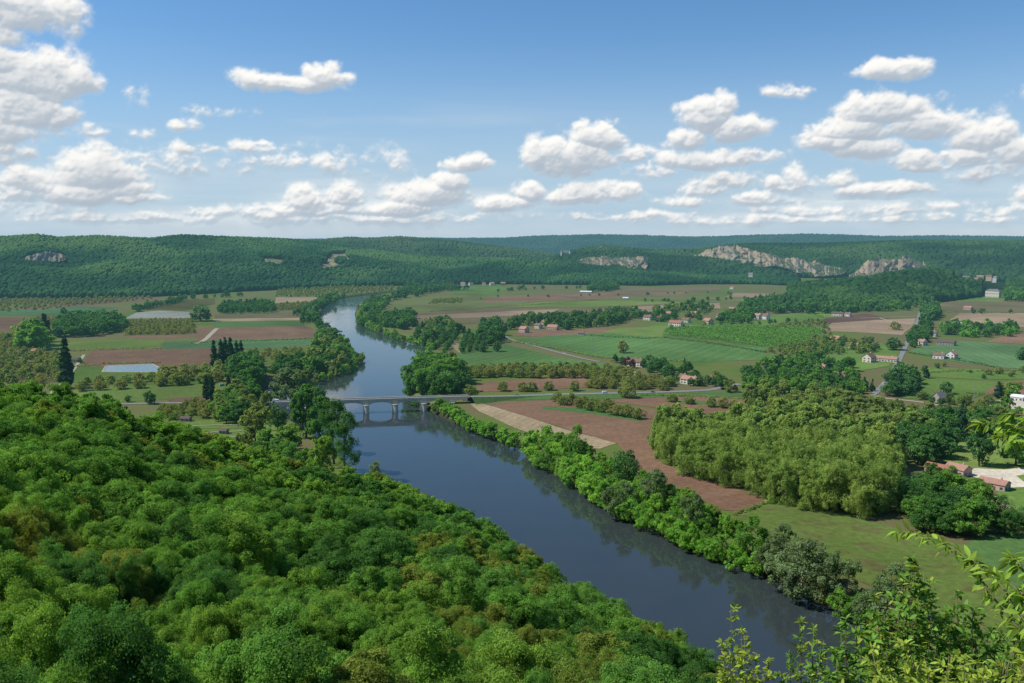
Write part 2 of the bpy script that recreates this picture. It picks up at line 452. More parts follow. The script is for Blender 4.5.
def build_ground():
    az = np.concatenate([np.linspace(-math.pi, -.95, 60)[:-1], np.linspace(-.95, .85, 760), np.linspace(.85, math.pi, 60)[1:]])
    r = np.concatenate([np.linspace(0.2, 60, 60)[:-1], np.linspace(60, 330, 150)[:-1], np.exp(np.linspace(math.log(330), math.log(1500), 330))[:-1],
                        np.exp(np.linspace(math.log(1500), math.log(3400), 110))[:-1], np.exp(np.linspace(math.log(3400), math.log(38000), 30))])
    A, R = np.meshgrid(az, r); X, Y = np.sin(A) * R, np.cos(A) * R
    Z = land_h(X.ravel(), Y.ravel())
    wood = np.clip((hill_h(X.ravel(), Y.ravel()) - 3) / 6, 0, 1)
    nr, nc = A.shape; ii = (np.arange(nr - 1)[:, None] * nc + np.arange(nc - 1)[None]).ravel()
    Fc = np.stack([ii, ii + 1, ii + nc + 1, ii + nc], 1)
    V = np.stack([X.ravel(), Y.ravel(), Z], 1)
    m, t = new_mat('ground')
    geo = t.new('ShaderNodeNewGeometry'); P = geo.outputs['Position']
    n1 = t.noise(P, .006, 5, .6); n2 = t.noise(P, .05, 5, .6); n3 = t.noise(P, .7, 3, .6)
    meadow = t.ramp(n1, [(.32, (.075,.125,.030)), (.43, (.105,.145,.036)), (.50, (.125,.130,.050)), (.57, (.135,.118,.058)), (.66, (.085,.140,.036))])
    meadow = t.mix(t.maprange(n2, .5, .7, 0, .5), meadow, (.115,.112,.052, 1))
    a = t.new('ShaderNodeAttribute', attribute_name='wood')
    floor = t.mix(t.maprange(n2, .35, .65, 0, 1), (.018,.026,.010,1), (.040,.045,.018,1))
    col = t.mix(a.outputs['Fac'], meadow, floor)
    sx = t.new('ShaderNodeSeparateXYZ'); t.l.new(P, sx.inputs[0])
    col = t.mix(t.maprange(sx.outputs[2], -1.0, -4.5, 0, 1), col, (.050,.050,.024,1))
    c = t.vec('SCALE', col); t.put(c.node.inputs['Scale'], t.maprange(n3, .3, .7, .82, 1.18))
    d = t.new('ShaderNodeBsdfDiffuse'); t.put(d.inputs[0], c)
    finish(m, t, d.outputs[0])
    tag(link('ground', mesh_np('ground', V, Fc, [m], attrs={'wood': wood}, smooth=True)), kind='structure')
build_ground()

def build_river():
    m, t = new_mat('water')
    geo = t.new('ShaderNodeNewGeometry'); P = geo.outputs['Position']
    n = t.noise(t.vec('MULTIPLY', P, (1, .55, 1)), .55, 4, .6); n2 = t.noise(P, .035, 3, .6)
    bp = t.new('ShaderNodeBump'); bp.inputs['Strength'].default_value = .11; bp.inputs['Distance'].default_value = .25
    t.put(bp.inputs['Height'], t.math('MULTIPLY', n, t.maprange(t.noise(t.vec('MULTIPLY', P, (.03, .008, 1)), 1.0, 5, .62, dist=.7), .40, .60, .15, 1.6)))
    p = t.new('ShaderNodeBsdfPrincipled'); p.inputs['Base Color'].default_value = (.012, .022, .024, 1)
    t.put(p.inputs['Base Color'], t.mix(n2, (.028,.038,.041,1), (.036,.046,.046,1)))
    t.put(p.inputs['Roughness'], t.maprange(t.noise(t.vec('MULTIPLY', P, (.022, .006, 1)), 1.0, 5, .65, dist=1.1), .42, .60, .025, .10)); p.inputs['IOR'].default_value = 1.34; p.inputs['Specular IOR Level'].default_value = .52
    t.l.new(bp.outputs[0], p.inputs['Normal'])
    finish(m, t, p.outputs[0])
    mb = MB(); mb.add([(-900, 90, WATER_Z), (900, 90, WATER_Z), (900, 3200, WATER_Z), (-900, 3200, WATER_Z)], [(0,1,2,3)])
    tag(mb.obj('river', m), kind='structure')
build_river()

# ------------------------------------------------------------------ fields, tracks, roads (thin sheets on the plain)
_lift = [0.03]
def subdivide_outline(pts, wob=0.0, seed=0, step=14):
    out = []
    n = len(pts)
    for i in range(n):
        a, b = pts[i], pts[(i + 1) % n]; k = max(1, int((b - a).length / step))
        nrm = Vector((-(b - a).y, (b - a).x, 0)).normalized()
        for j in range(k):
            p = a.lerp(b, j / k)
            if j and wob: p = p + nrm * float(fbm(np.array([p.x / 18]), np.array([p.y / 18]), seed, 3)[0]) * wob
            out.append(p)
    return out
def field(name, px, mat, wob=2.2):
    _lift[0] += .004
    pts = subdivide_outline([G(x, y) for x, y in px], wob, len(px) + int(px[0][0]))
    me = bpy.data.meshes.new(name); me.from_pydata([(p.x, p.y, _lift[0]) for p in pts], [], [tuple(range(len(pts)))])
    me.update()
    if me.polygons[0].normal.z < 0: me.flip_normals()
    me.materials.append(mat); o = link(name, me); tag(o, kind='structure'); return o
def strip(name, px, w, mat, zs=None, lift=None, kind='structure'):
    """a road or a track of width w along places seen at px"""
    if lift is None: _lift[0] += .004; lift = _lift[0]
    pts = [G(x, y, zs[i] if zs else 0) for i, (x, y) in enumerate(px)]
    pts = smooth_line(pts, 2)
    vs = []
    for i, p in enumerate(pts):
        t = pts[min(i + 1, len(pts) - 1)] - pts[max(0, i - 1)]; t.z = 0; t.normalize(); nn = Vector((-t.y, t.x, 0)) * w / 2
        vs += [(p.x + nn.x, p.y + nn.y, p.z + lift), (p.x - nn.x, p.y - nn.y, p.z + lift)]
    fs = [(2*i, 2*i+1, 2*i+3, 2*i+2) for i in range(len(pts) - 1)]
    mb = MB(); mb.add(vs, fs); me = mb.mesh(name, [mat])
    if me.polygons[0].normal.z < 0: me.flip_normals()
    o = link(name, me); tag(o, kind=kind); return o
FM = dict(
    soil = field_mat('red_brown_soil', (.190,.112,.070), (.225,.138,.088), row=3.2, ang=1.1, row_amt=.05),
    soil2 = field_mat('red_brown_soil_far', (.180,.108,.068), (.220,.138,.090), c3=(.16,.120,.066)),
    dark = field_mat('dark_soil', (.085,.056,.043), (.115,.075,.056), row=6, ang=.9, row_amt=.08),
    tan = field_mat('dry_tan_soil', (.30,.23,.135), (.36,.285,.175), row=7, ang=.4, row_amt=.06),
    pink = field_mat('pale_pink_soil', (.25,.175,.115), (.29,.21,.145), c3=(.23,.18,.11)),
    mud = field_mat('brown_green_field', (.135,.115,.060), (.165,.128,.074), c3=(.115,.130,.050)),
    olive = field_mat('olive_field', (.100,.098,.035), (.135,.120,.046), row=11, ang=.2, row_amt=.2, c3=(.075,.100,.034)),
    grass = field_mat('bright_grass', (.090,.160,.036), (.115,.185,.045), c3=(.130,.165,.052)),
    olive2 = field_mat('mixed_grass', (.120,.150,.048), (.145,.145,.058), c3=(.105,.160,.046)),
    lime = field_mat('lime_grass', (.135,.200,.048), (.160,.205,.055), c3=(.115,.185,.046)),
    wheat = field_mat('green_wheat', (.082,.168,.052), (.100,.182,.058), row=15, ang=.5, row_amt=.07, c3=(.115,.175,.055)),
    teal = field_mat('blue_green_crop', (.085,.160,.066), (.100,.172,.070), row=12, ang=.2, row_amt=.06),
    meadow = field_mat('rough_meadow', (.125,.165,.042), (.105,.160,.040), patch=.03, c3=(.120,.110,.046)),
    deep = field_mat('deep_green_grass', (.078,.150,.046), (.092,.165,.050)),
    pale = field_mat('pale_crop_cover', (.26,.27,.22), (.31,.31,.26), row=5, ang=.2),
    sand = field_mat('pale_gravel', (.50,.44,.34), (.60,.54,.43)),
)
FM['road'] = flat_mat('asphalt', (.20,.20,.19), .9, .15, .4)
FM['track'] = flat_mat('pale_track', (.33,.285,.205), .95, .2, .3)
def fields():
    f = field
    # left bank, far to near
    f('olive_strip', [(-60,305),(-60,297.5),(60,296.5),(150,294),(160,297.5),(120,300),(60,303)], FM['mud'])
    f('ploughed_field', [(10,309),(60,303),(125,298),(160,296.5),(155,300),(100,304),(60,308),(20,313)], FM['soil2'])
    f('green_strip', [(-60,316),(-60,309),(30,310),(80,306),(120,308),(100,312),(50,316)], FM['teal'])
    f('ploughed_field', [(-60,330),(-60,319),(20,317),(70,315),(60,322),(20,332)], FM['soil2'])
    f('olive_field', [(-60,352),(-60,334),(30,334),(56,342),(45,350)], FM['olive'])
    f('olive_strip', [(130,309),(165,301),(215,298.5),(215,304),(185,311)], FM['olive'])
    f('pale_field', [(124,318.5),(137,312.5),(160,310.5),(190,312),(191,318)], FM['pale'])
    f('olive_field', [(124,336),(128,319.5),(193,318.5),(194,336)], FM['olive'])
    f('ploughed_field', [(131,338.5),(130,335.5),(192,334.5),(192,338)], FM['soil2'])
    f('olive_strip', [(215,320),(214,315),(300,312),(322,309),(314,318)], FM['mud'])
    f('tan_strip', [(275,303),(276,297.5),(322,297),(323,301)], FM['tan'])
    f('olive_field', [(275,311),(276,303.5),(320,302),(314,309)], FM['olive'])
    f('tan_strip', [(212,321.5),(213,318.8),(302,317.8),(300,320.2)], FM['tan'])
    f('green_strip', [(213,327),(213,322),(299,320.5),(305,326)], FM['deep'])
    f('ploughed_field', [(192,342),(213,327.5),(306,326),(328,335),(325,338),(218,340)], FM['soil2'])
    f('ploughed_field', [(192,338),(193,328),(212,326.5),(201,337)], FM['soil2'])
    f('green_field', [(160,349),(163,342),(215,340),(325,338),(312,346),(245,350)], FM['teal'])
    f('grass_field', [(44,352),(46,343),(120,340),(165,340),(160,346),(100,349)], FM['lime'])
    f('olive_field', [(245,364),(247,350),(312,347),(318,358),(285,366)], FM['meadow'])
    f('ploughed_field', [(80,366),(92,350),(160,349),(222,348.5),(219,364),(160,368)], FM['soil2'])
    f('green_field', [(70,382),(76,366),(160,369),(218,366),(214,384),(90,385)], FM['grass'])
    f('green_field', [(10,383),(0,362),(62,362),(64,382)], FM['olive'])
    f('grass_field', [(66,402),(74,388),(170,385),(206,384),(205,398),(120,402)], FM['lime'])
    f('ploughed_field', [(170,402),(166,399),(206,396),(230,399),(230,401.5)], FM['soil2'])
    f('olive_field', [(150,424),(160,404),(262,403),(268,410),(266,426),(230,434)], FM['meadow'])
    f('grass_field', [(180,446),(184,421),(268,418),(286,428),(300,446)], FM['lime'])
    # right bank, far
    f('green_field', [(455,296),(452,288),(500,284.5),(508,289),(495,295)], FM['grass'])
    f('green_field', [(386,313),(396,300),(440,294),(540,296),(520,305),(430,311)], FM['olive2'])
    f('tan_strip', [(395,323),(400,314),(470,308),(620,301),(700,300),(690,308),(640,312),(540,320),(440,325)], FM['mud'])
    f('tan_strip', [(400,319.5),(402,316.5),(480,312.5),(560,309),(550,313),(480,317.5)], FM['pink'])
    f('ploughed_field', [(480,303),(490,297),(560,294),(680,290.5),(690,296),(600,299)], FM['soil2'])
    f('grass_field', [(500,307),(540,302),(640,300),(700,299),(690,302.5),(590,307)], FM['lime'])
    f('tan_strip', [(560,295),(600,287.5),(720,288),(722,292),(660,293)], FM['mud'])
    f('green_field', [(600,299),(640,295),(780,295),(770,301),(690,303)], FM['olive2'])
    f('tan_strip', [(600,310),(640,306.5),(720,303),(720,309),(650,313)], FM['pink'])
    f('tan_strip', [(725,297),(735,293),(775,294),(765,298)], FM['pink'])
    f('green_field', [(640,331),(660,322),(740,318),(826,311),(836,318),(760,326),(690,330)], FM['grass'])
    f('ploughed_field', [(512,336),(518,330.5),(615,328),(608,333),(540,337)], FM['soil2'])
    f('grass_field', [(590,336),(618,328),(700,325),(668,331),(664,338),(640,338)], FM['lime'])
    f('green_field', [(508,340),(560,335),(610,333),(664,338),(720,344),(790,351),(760,360),(690,362),(600,358),(560,350)], FM['wheat'])
    f('green_field', [(455,369),(458,352),(505,344),(556,357),(620,366),(560,374)], FM['wheat'])
    f('tan_strip', [(452,347),(454,339),(456,338.8),(462,352),(459,353)], FM['tan'], 0)
    f('olive_field', [(764,353),(770,345),(822,342),(822,352),(800,357)], FM['olive'])
    f('deep_green_field', [(662,336),(666,327.5),(720,325),(800,326),(824,328),(822,349),(770,350),(720,341)], FM['deep'])
    f('ploughed_field', [(480,392),(476,384),(500,381),(584,376),(590,388)], FM['soil'])
    f('grass_strip', [(468,401),(472,396),(640,394),(760,391),(800,392),(760,396),(600,399)], FM['deep'])
    f('tan_strip', [(470,404),(480,403.2),(520,414),(570,431),(618,443),(600,449),(560,446),(520,430),(480,412)], FM['tan'])
    f('ploughed_field', [(484,403.5),(560,400),(680,412),(700,418),(655,460),(700,478),(742,491),(772,502),(742,512),(700,508),(640,470),(618,444),(575,432),(520,415)], FM['soil'])
    f('ploughed_field', [(600,400),(700,396),(790,404),(800,412),(740,414),(690,413)], FM['soil'])
    f('grass_strip', [(540,409),(546,406.5),(600,409),(648,418),(640,421.5),(590,414)], FM['deep'], 1)
    f('grass_strip', [(660,402),(690,400.5),(790,407),(788,410),(720,406)], FM['deep'], 1)
    f('meadow', [(725,514),(768,502),(830,512),(900,530),(960,545),(1090,560),(1090,660),(990,628),(930,606),(870,586),(800,556),(755,536)], FM['meadow'])
    f('green_field', [(965,544),(990,535),(1080,530),(1120,600),(1040,612),(990,575)], FM['deep'])
    # right side
    f('dark_ploughed_field', [(816,324),(826,318),(866,313.5),(890,318),(870,322)], FM['dark'])
    f('pale_field', [(824,331),(832,323),(878,320),(916,318.5),(912,327),(902,335),(868,333)], FM['pink'])
    f('tan_strip', [(936,309),(940,301),(1040,300),(1060,312),(960,312)], FM['mud'])
    f('tan_strip', [(950,320),(960,313),(1060,313),(1080,328),(1010,327)], FM['pink'])
    f('grass_field', [(936,302),(960,297),(1040,295),(1040,300)], FM['grass'])
    f('ploughed_field', [(985,342),(1010,334),(1080,331),(1080,346),(1020,344)], FM['soil2'])
    f('green_field', [(908,352),(920,347),(960,341),(1020,345),(1080,348),(1080,372),(1000,368),(950,361)], FM['teal'])
    f('lime_strip', [(905,375),(930,368),(1030,371),(1060,374),(1040,379),(980,380)], FM['grass'])
    f('ploughed_field', [(968,393),(975,386),(1010,381),(1080,378),(1080,396),(1000,396)], FM['soil'])
    f('green_field', [(770,366),(790,352),(880,343),(902,350),(890,366),(840,374)], FM['grass'])
    f('grass_field', [(900,398),(905,378),(1000,382),(980,396),(960,402)], FM['grass'])
    f('lawn', [(930,458),(935,438),(1060,430),(1100,480),(1060,500),(990,478)], FM['lime'])
    f('lawn', [(985,520),(1000,488),(1060,482),(1060,530)], FM['grass'])
    f('gravel_drive', [(966,471),(975,468.5),(1004,470),(1040,466),(1060,470),(1016,476),(1030,487),(1010,488),(1002,482),(985,481),(970,476)], FM['sand'], 0)
    f('sand_patch', [(992,516),(994,503),(1006,501),(1012,512),(1004,518)], FM['tan'], 1)
    f('garden_soil', [(186,424.5),(190,422.5),(240,423),(246,428),(200,429)], FM['lime'])
    f('pale_yard', [(988,415.5),(990,401),(1012,399.5),(1060,399.5),(1060,417),(1010,416)], FM['sand'], 1)
    # tracks and roads
    strip('track', [(196,343.5),(204,341),(211,334),(217,328.5)], 7, FM['track'])
    strip('track', [(44,398),(55,390),(64,382),(72,372),(80,361),(84,355)], 4, FM['track'])
    strip('road', [(120,404.2),(160,403.2),(200,402.8)], 6, FM['road'])
    strip('lane', [(500,326),(502,334),(510,340),(535,346),(556,352),(580,358),(600,362)], 5.5, FM['road'])
    strip('road', [(545,394.6),(600,393.6),(660,392.4),(712,390.4),(722,387),(740,384)], 8, FM['road'])
    strip('lane', [(872,396),(880,389),(888,379),(897,365),(903,352),(908,341),(913,330),(919,318),(921,308)], 6, FM['road'])
    strip('lane', [(880,398),(930,403),(960,411),(990,416)], 5, FM['track'])
    strip('track', [(880,318),(892,322),(915,325)], 4, FM['track'])
    strip('track', [(860,318.2),(900,317),(918,316)], 4, FM['track'])
fields()

# ------------------------------------------------------------------ hills
def blob_proto(sub, seed):
    rng = np.random.default_rng(seed)
    import bmesh
    bm = bmesh.new(); bmesh.ops.create_icosphere(bm, subdivisions=sub, radius=1)
    v = np.array([x.co[:] for x in bm.verts]); f = np.array([[y.index for y in x.verts] for x in bm.faces]); bm.free()
    v *= rng.uniform(.72, 1.2, (len(v), 1)); return v, f
BLOBS = [blob_proto(1, 1), blob_proto(2, 2)]
def blob_wood(name, P, W, H, mat, lod=0, tint=None):
    """many tree crowns that read as one mass"""
    bv, bf = BLOBS[lod]; n = len(P)
    a = RNG.uniform(0, 6.283, n); c, s = np.cos(a), np.sin(a)
    V = np.empty((n, len(bv), 3), np.float32)
    V[:, :, 0] = (bv[None, :, 0] * c[:, None] - bv[None, :, 1] * s[:, None]) * W[:, None] + P[:, None, 0]
    V[:, :, 1] = (bv[None, :, 0] * s[:, None] + bv[None, :, 1] * c[:, None]) * W[:, None] + P[:, None, 1]
    V[:, :, 2] = bv[None, :, 2] * H[:, None] + P[:, None, 2]
    Fc = (bf[None] + (np.arange(n) * len(bv))[:, None, None]).reshape(-1, 3)
    if tint is None: tint = RNG.uniform(0, 1, n)
    tv = np.clip(np.repeat(tint, len(bv)) + RNG.uniform(-.06, .06, n * len(bv)), 0, 1)
    o = link(name, mesh_np(name, V.reshape(-1, 3), Fc, [mat], attrs={'tint': tv}, smooth=True))
    tag(o, kind='stuff'); return o
def wood_mat(name, c_dark, c_mid, c_light, patch=.0028, height_shade=0):
    m, t = new_mat(name)
    geo = t.new('ShaderNodeNewGeometry'); P = geo.outputs['Position']
    a = t.new('ShaderNodeAttribute', attribute_name='tint')
    n = t.noise(P, patch, 4, .6)
    f = t.math('ADD', t.math('MULTIPLY', a.outputs['Fac'], .26), t.maprange(n, .38, .62, 0, .74))
    if height_shade:
        sx = t.new('ShaderNodeSeparateXYZ'); t.l.new(P, sx.inputs[0]); f = t.math('ADD', f, t.maprange(sx.outputs[2], 15, 130, -.22, .22))  # shading put into the leaf colour by height: darker foot, lighter crest
    col = t.ramp(f, [(.1, c_dark), (.5, c_mid), (.9, c_light)])
    n2 = t.noise(P, .35, 2, .6)
    c = t.vec('SCALE', col); t.put(c.node.inputs['Scale'], t.maprange(n2, .3, .7, .82, 1.18))
    d = t.new('ShaderNodeBsdfDiffuse'); t.put(d.inputs[0], c)
    return finish(m, t, d.outputs[0])
WM = dict(
    a=wood_mat('hill_wood_deep', (.014,.048,.018), (.030,.086,.026), (.080,.150,.038), height_shade=1),
    b=wood_mat('hill_wood_mid', (.026,.056,.020), (.042,.084,.026), (.070,.110,.036)),
    c=wood_mat('hill_wood_dark', (.012,.036,.014), (.028,.070,.020), (.065,.115,.032)),
    d=wood_mat('far_wood', (.022,.050,.024), (.034,.068,.028), (.052,.085,.034), .0015),
    e=wood_mat('knoll_wood', (.016,.046,.013), (.028,.074,.018), (.052,.106,.026), .010),
)
def floor_mat():
    m, t = new_mat('wood_floor'); a = t.new('ShaderNodeAttribute', attribute_name='bare'); geo = t.new('ShaderNodeNewGeometry')
    n = t.noise(geo.outputs['Position'], .03, 4); d = t.new('ShaderNodeBsdfDiffuse')
    t.put(d.inputs[0], t.mix(a.outputs['Fac'], (.022,.042,.014,1), t.mix(t.maprange(n, .42, .58, 0, 1), (.30,.24,.15,1), (.12,.14,.05,1))))
    return finish(m, t, d.outputs[0])
GROUND_FLAT = floor_mat()
def hill(name, cols, mat, spacing, crown, relief=14, seed=0, lod=0, floor=.0, clear=None, nt=16, back=.35, step=4.0, wood=True, steep=1.0, bare=None):
    """cols: px -> (foot row or distance, crest distance beyond the foot, crest row). Builds the slope and the wood on it."""
    ks = sorted(cols); pxs = np.arange(ks[0], ks[-1] + .1, step)
    fd = np.interp(pxs, ks, [cols[k][0] for k in ks]); cd = np.interp(pxs, ks, [cols[k][1] for k in ks]); cr = np.interp(pxs, ks, [cols[k][2] for k in ks])
    T = np.concatenate([np.linspace(0, 1, nt), 1 + np.linspace(.12, 1, 4) * back])
    V = np.zeros((len(pxs), len(T), 3)); top = np.zeros(len(pxs))
    for i, px in enumerate(pxs):
        r = ray(px, 262); L = math.hypot(r.x, r.y); ux, uy = r.x / L, r.y / L; uy0 = r.y
        rc = ray(px, cr[i]); fd_i = fd[i] * L / uy0; zt = CAMZ + (fd_i + cd[i]) * rc.z / math.hypot(rc.x, rc.y) - crown * 1.5
        zt = max(zt, 4.0); top[i] = zt
        d = fd_i + cd[i] * T
        s = np.where(T < 1, 1 - (1 - np.clip(T, 0, 1)) ** (1.25 * steep), 1 - (T - 1) * .25); s = s * (1 - floor) + floor * np.minimum(1, T * 9)
        x, y = ux * d, uy * d
        nz = (fbm(x / 260, y / 330, seed, 4) + .9 * fbm(x / 620 + 3, y / 800, seed + 9, 2)) * relief * np.sin(np.clip(T, 0, 1) * math.pi) ** .7 * min(1, zt / 60)
        V[i, :, 0], V[i, :, 1], V[i, :, 2] = x, y, zt * s + nz - .8
    n1, n2 = V.shape[:2]; ii = (np.arange(n1 - 1)[:, None] * n2 + np.arange(n2 - 1)[None]).ravel()
    Fc = np.stack([ii, ii + n2, ii + n2 + 1, ii + 1], 1)
    bv = bare(V.reshape(-1, 3)).astype(float) if bare is not None else np.zeros(n1 * n2)
    tag(link('hills', mesh_np('hills', V.reshape(-1, 3), Fc, [GROUND_FLAT], attrs={'bare': bv}, smooth=True)), kind='structure')
    if not wood: return V
    Q = V[:, :nt + 2]
    a = Q[:-1, :-1]; b = Q[1:, :-1]; c = Q[:-1, 1:]
    area = np.linalg.norm(np.cross(b - a, c - a), axis=2)
    cnt = RNG.poisson(area / spacing ** 2)
    idx = np.repeat(np.arange(cnt.size), cnt.ravel()); I, J = np.unravel_index(idx, cnt.shape)
    u, v = RNG.random(len(I))[:, None], RNG.random(len(I))[:, None]
    P = (Q[I, J] * (1 - u) + Q[I + 1, J] * u) * (1 - v) + (Q[I, J + 1] * (1 - u) + Q[I + 1, J + 1] * u) * v
    if clear is not None: P = P[~clear(P)]
    n = len(P); sz = RNG.uniform(.7, 1.35, n) * crown
    P[:, 2] += sz * .75
    blob_wood(name, P, sz * .74, sz * .85, mat, lod)
    return V
def dist_of(row): return CAMZ * F / (row - HOR) 
def inpx(P, x0, x1, y0, y1, jit=0):
    """which places are seen inside that box of the view"""
    c, s = math.cos(PITCH), math.sin(PITCH)
    x, y, z = P[:, 0], P[:, 1], P[:, 2] - CAMZ
    fw = y * c - z * s; up = y * s + z * c
    px = CX + F * x / fw; py = CY - F * up / fw
    k = (fbm(px / 9, py / 5, 5, 2) * jit) if jit else 0
    return (px > x0 + k * 3) & (px < x1 - k * 3) & (py > y0 + k) & (py < y1 - k)

D = dist_of
hillA = {-420:(1900,700,232),-150:(2150,800,236),0:(D(298),900,236.5),40:(D(298),900,234),60:(D(298),950,237),100:(D(297.5),950,235.2),150:(D(296.5),950,238),185:(D(295),1000,234.5),
         230:(D(292),1050,236.5),270:(D(290),1050,237.8),300:(D(288.5),1050,239.5),330:(D(287),1000,243),370:(D(286),900,249),400:(D(285.5),800,254),440:(D(284.5),600,257),
         500:(D(284),480,258),560:(D(284.5),400,261),600:(D(285),380,266),650:(D(285.5),360,272),700:(D(284),360,274),760:(D(284),360,276),800:(D(286),300,279)}
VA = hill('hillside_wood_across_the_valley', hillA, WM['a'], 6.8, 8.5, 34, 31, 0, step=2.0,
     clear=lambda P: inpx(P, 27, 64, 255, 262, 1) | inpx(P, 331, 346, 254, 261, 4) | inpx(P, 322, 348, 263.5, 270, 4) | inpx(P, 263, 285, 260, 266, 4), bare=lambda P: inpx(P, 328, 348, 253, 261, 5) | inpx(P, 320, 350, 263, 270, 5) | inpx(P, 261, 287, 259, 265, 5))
hillB = {260:(3600,900,243),313:(3600,1000,240.5),350:(3700,1000,237.2),372:(3700,1000,238.2),400:(3700,1000,236.4),440:(3800,900,239.6),475:(3800,900,243.5),520:(3900,800,249),560:(3900,700,256),600:(3900,700,262)}
hill('hill_wood_behind', hillB, WM['b'], 10.5, 12, 22, 44, 0)
hillC = {548:(3400,400,258),560:(3400,500,254),575:(3400,600,250),590:(3400,650,247),603:(3400,700,245),630:(3400,700,248),660:(3400,700,250),695:(3400,800,249),715:(3400,800,246),745:(3400,850,243.5),
         800:(3400,900,244),860:(3300,900,242),900:(3200,950,240.5),960:(3100,1000,240.3),1024:(3000,1000,240.8),1150:(2900,1000,239),1400:(2700,1000,236)}
hill('plateau_wood', hillC, WM['c'], 9.6, 11, 18, 61, 0, steep=1.2)
hillD = {-300:(8200,1500,238.5),200:(8000,1500,239.5),440:(8000,1500,238.3),500:(8000,1500,237.8),540:(8000,1500,235.6),600:(8000,1500,234.2),650:(8000,1500,235.2),690:(8000,1500,236.8),720:(8000,1500,236.2),760:(7600,1500,234.6),
         820:(7600,1500,234),880:(7600,1500,236),940:(7600,1500,235.4),1024:(7600,1500,236.3),1200:(7600,1500,234.5),1500:(7600,1500,236)}
hill('horizon_wood', hillD, WM['d'], 21, 15, 40, 77, 0, nt=10)
hillE = {790:(D(299),160,283),830:(D(302),200,280),860:(D(306),300,277.5),900:(D(305),420,271.5),935:(D(303),480,269.5),965:(D(299),480,272),1000:(D(295),420,279),1060:(D(294),360,281),1300:(D(296),400,280)}
hill('knoll_wood', hillE, WM['e'], 7.2, 9, 12, 91, 1, clear=lambda P: inpx(P, 952, 996, 273, 284, 1) | inpx(P, 980, 1008, 282, 298, 0), steep=1.1)
# ------------------------------------------------------------------ trees
LM = dict(
    wood_a=leaf_mat('fresh_green_leaves', [(.060,.128,.026),(.080,.152,.027),(.066,.138,.030),(.088,.160,.029),(.056,.124,.028),(.072,.146,.025)]),
    wood_b=leaf_mat('yellow_green_leaves', [(.090,.156,.028),(.078,.144,.025),(.100,.162,.029)]),
    wood_c=leaf_mat('brownish_young_leaves', [(.100,.126,.026),(.085,.120,.024),(.110,.132,.028)]),
    wood_d=leaf_mat('deep_green_leaves', [(.038,.090,.022),(.046,.104,.025),(.032,.080,.020)]),
    bank=leaf_mat('bright_riverside_leaves', [(.105,.210,.034),(.085,.180,.030),(.130,.230,.038),(.075,.160,.030)]),
    willow=leaf_mat('grey_green_leaves', [(.080,.115,.052),(.070,.104,.046),(.094,.128,.062)]),
    plane=leaf_mat('olive_plane_leaves', [(.122,.170,.044),(.106,.156,.040),(.138,.180,.046),(.114,.164,.040)]),
    oliv=leaf_mat('dull_olive_leaves', [(.098,.132,.038),(.115,.142,.042),(.085,.118,.034)]),
    dark=leaf_mat('dark_green_leaves', [(.024,.062,.018),(.034,.080,.020),(.044,.094,.024)], trans=.22),
    poplar=leaf_mat('blackish_green_leaves', [(.014,.036,.014),(.020,.044,.016)], trans=.18),
    conifer=leaf_mat('conifer_needles', [(.014,.036,.018),(.020,.046,.020)], trans=.1),
    walnut=leaf_mat('walnut_leaves', [(.118,.122,.038),(.104,.118,.035),(.130,.132,.042),(.098,.120,.035)], tint_amt=.34),
    walnut_g=leaf_mat('greener_walnut_leaves', [(.108,.136,.036),(.096,.128,.034),(.120,.142,.040)], tint_amt=.34),
    purple=leaf_mat('purple_leaves', [(.045,.022,.024),(.055,.026,.026)]),
)
BARK = flat_mat('bark', (.085,.065,.048), .9, .4, 3)

def unit(a): return a / (np.linalg.norm(a, axis=-1, keepdims=True) + 1e-9)
def leaf_quads(rng, cen, rad, out, nleaf, size, up=.35, rnd=.45, aspect=.7, hang=0.0, squash=.85):
    n = len(cen); k = np.repeat(np.arange(n), nleaf); N = len(k)
    u = unit(unit(rng.normal(size=(N, 3))) + .55 * out[k] + np.array([0, 0, .25]))
    p = cen[k] + u * (rad[k] * rng.uniform(.60, 1.12, N))[:, None] * np.array([1, 1, squash])
    nr = unit(u * .8 + np.array([0, 0, up]) + rng.normal(size=(N, 3)) * (rnd + .08))
    t = np.cross(nr, rng.normal(size=(N, 3))); t[:, 2] -= hang; t = unit(t - nr * (t * nr).sum(1, keepdims=True)); b = np.cross(nr, t)
    s = size * rng.uniform(.65, 1.35, N)
    V = np.stack([p - t * s[:, None] * .5, p - b * (s * aspect * .5)[:, None] + t * (s * .08)[:, None], p + t * s[:, None] * .5, p + b * (s * aspect * .5)[:, None] + t * (s * .08)[:, None]], 1)
    ct = rng.uniform(0, 1, n)[k] * .55 + rng.uniform(0, 1, N) * .45
    return V.reshape(-1, 3), np.repeat(ct, 4)

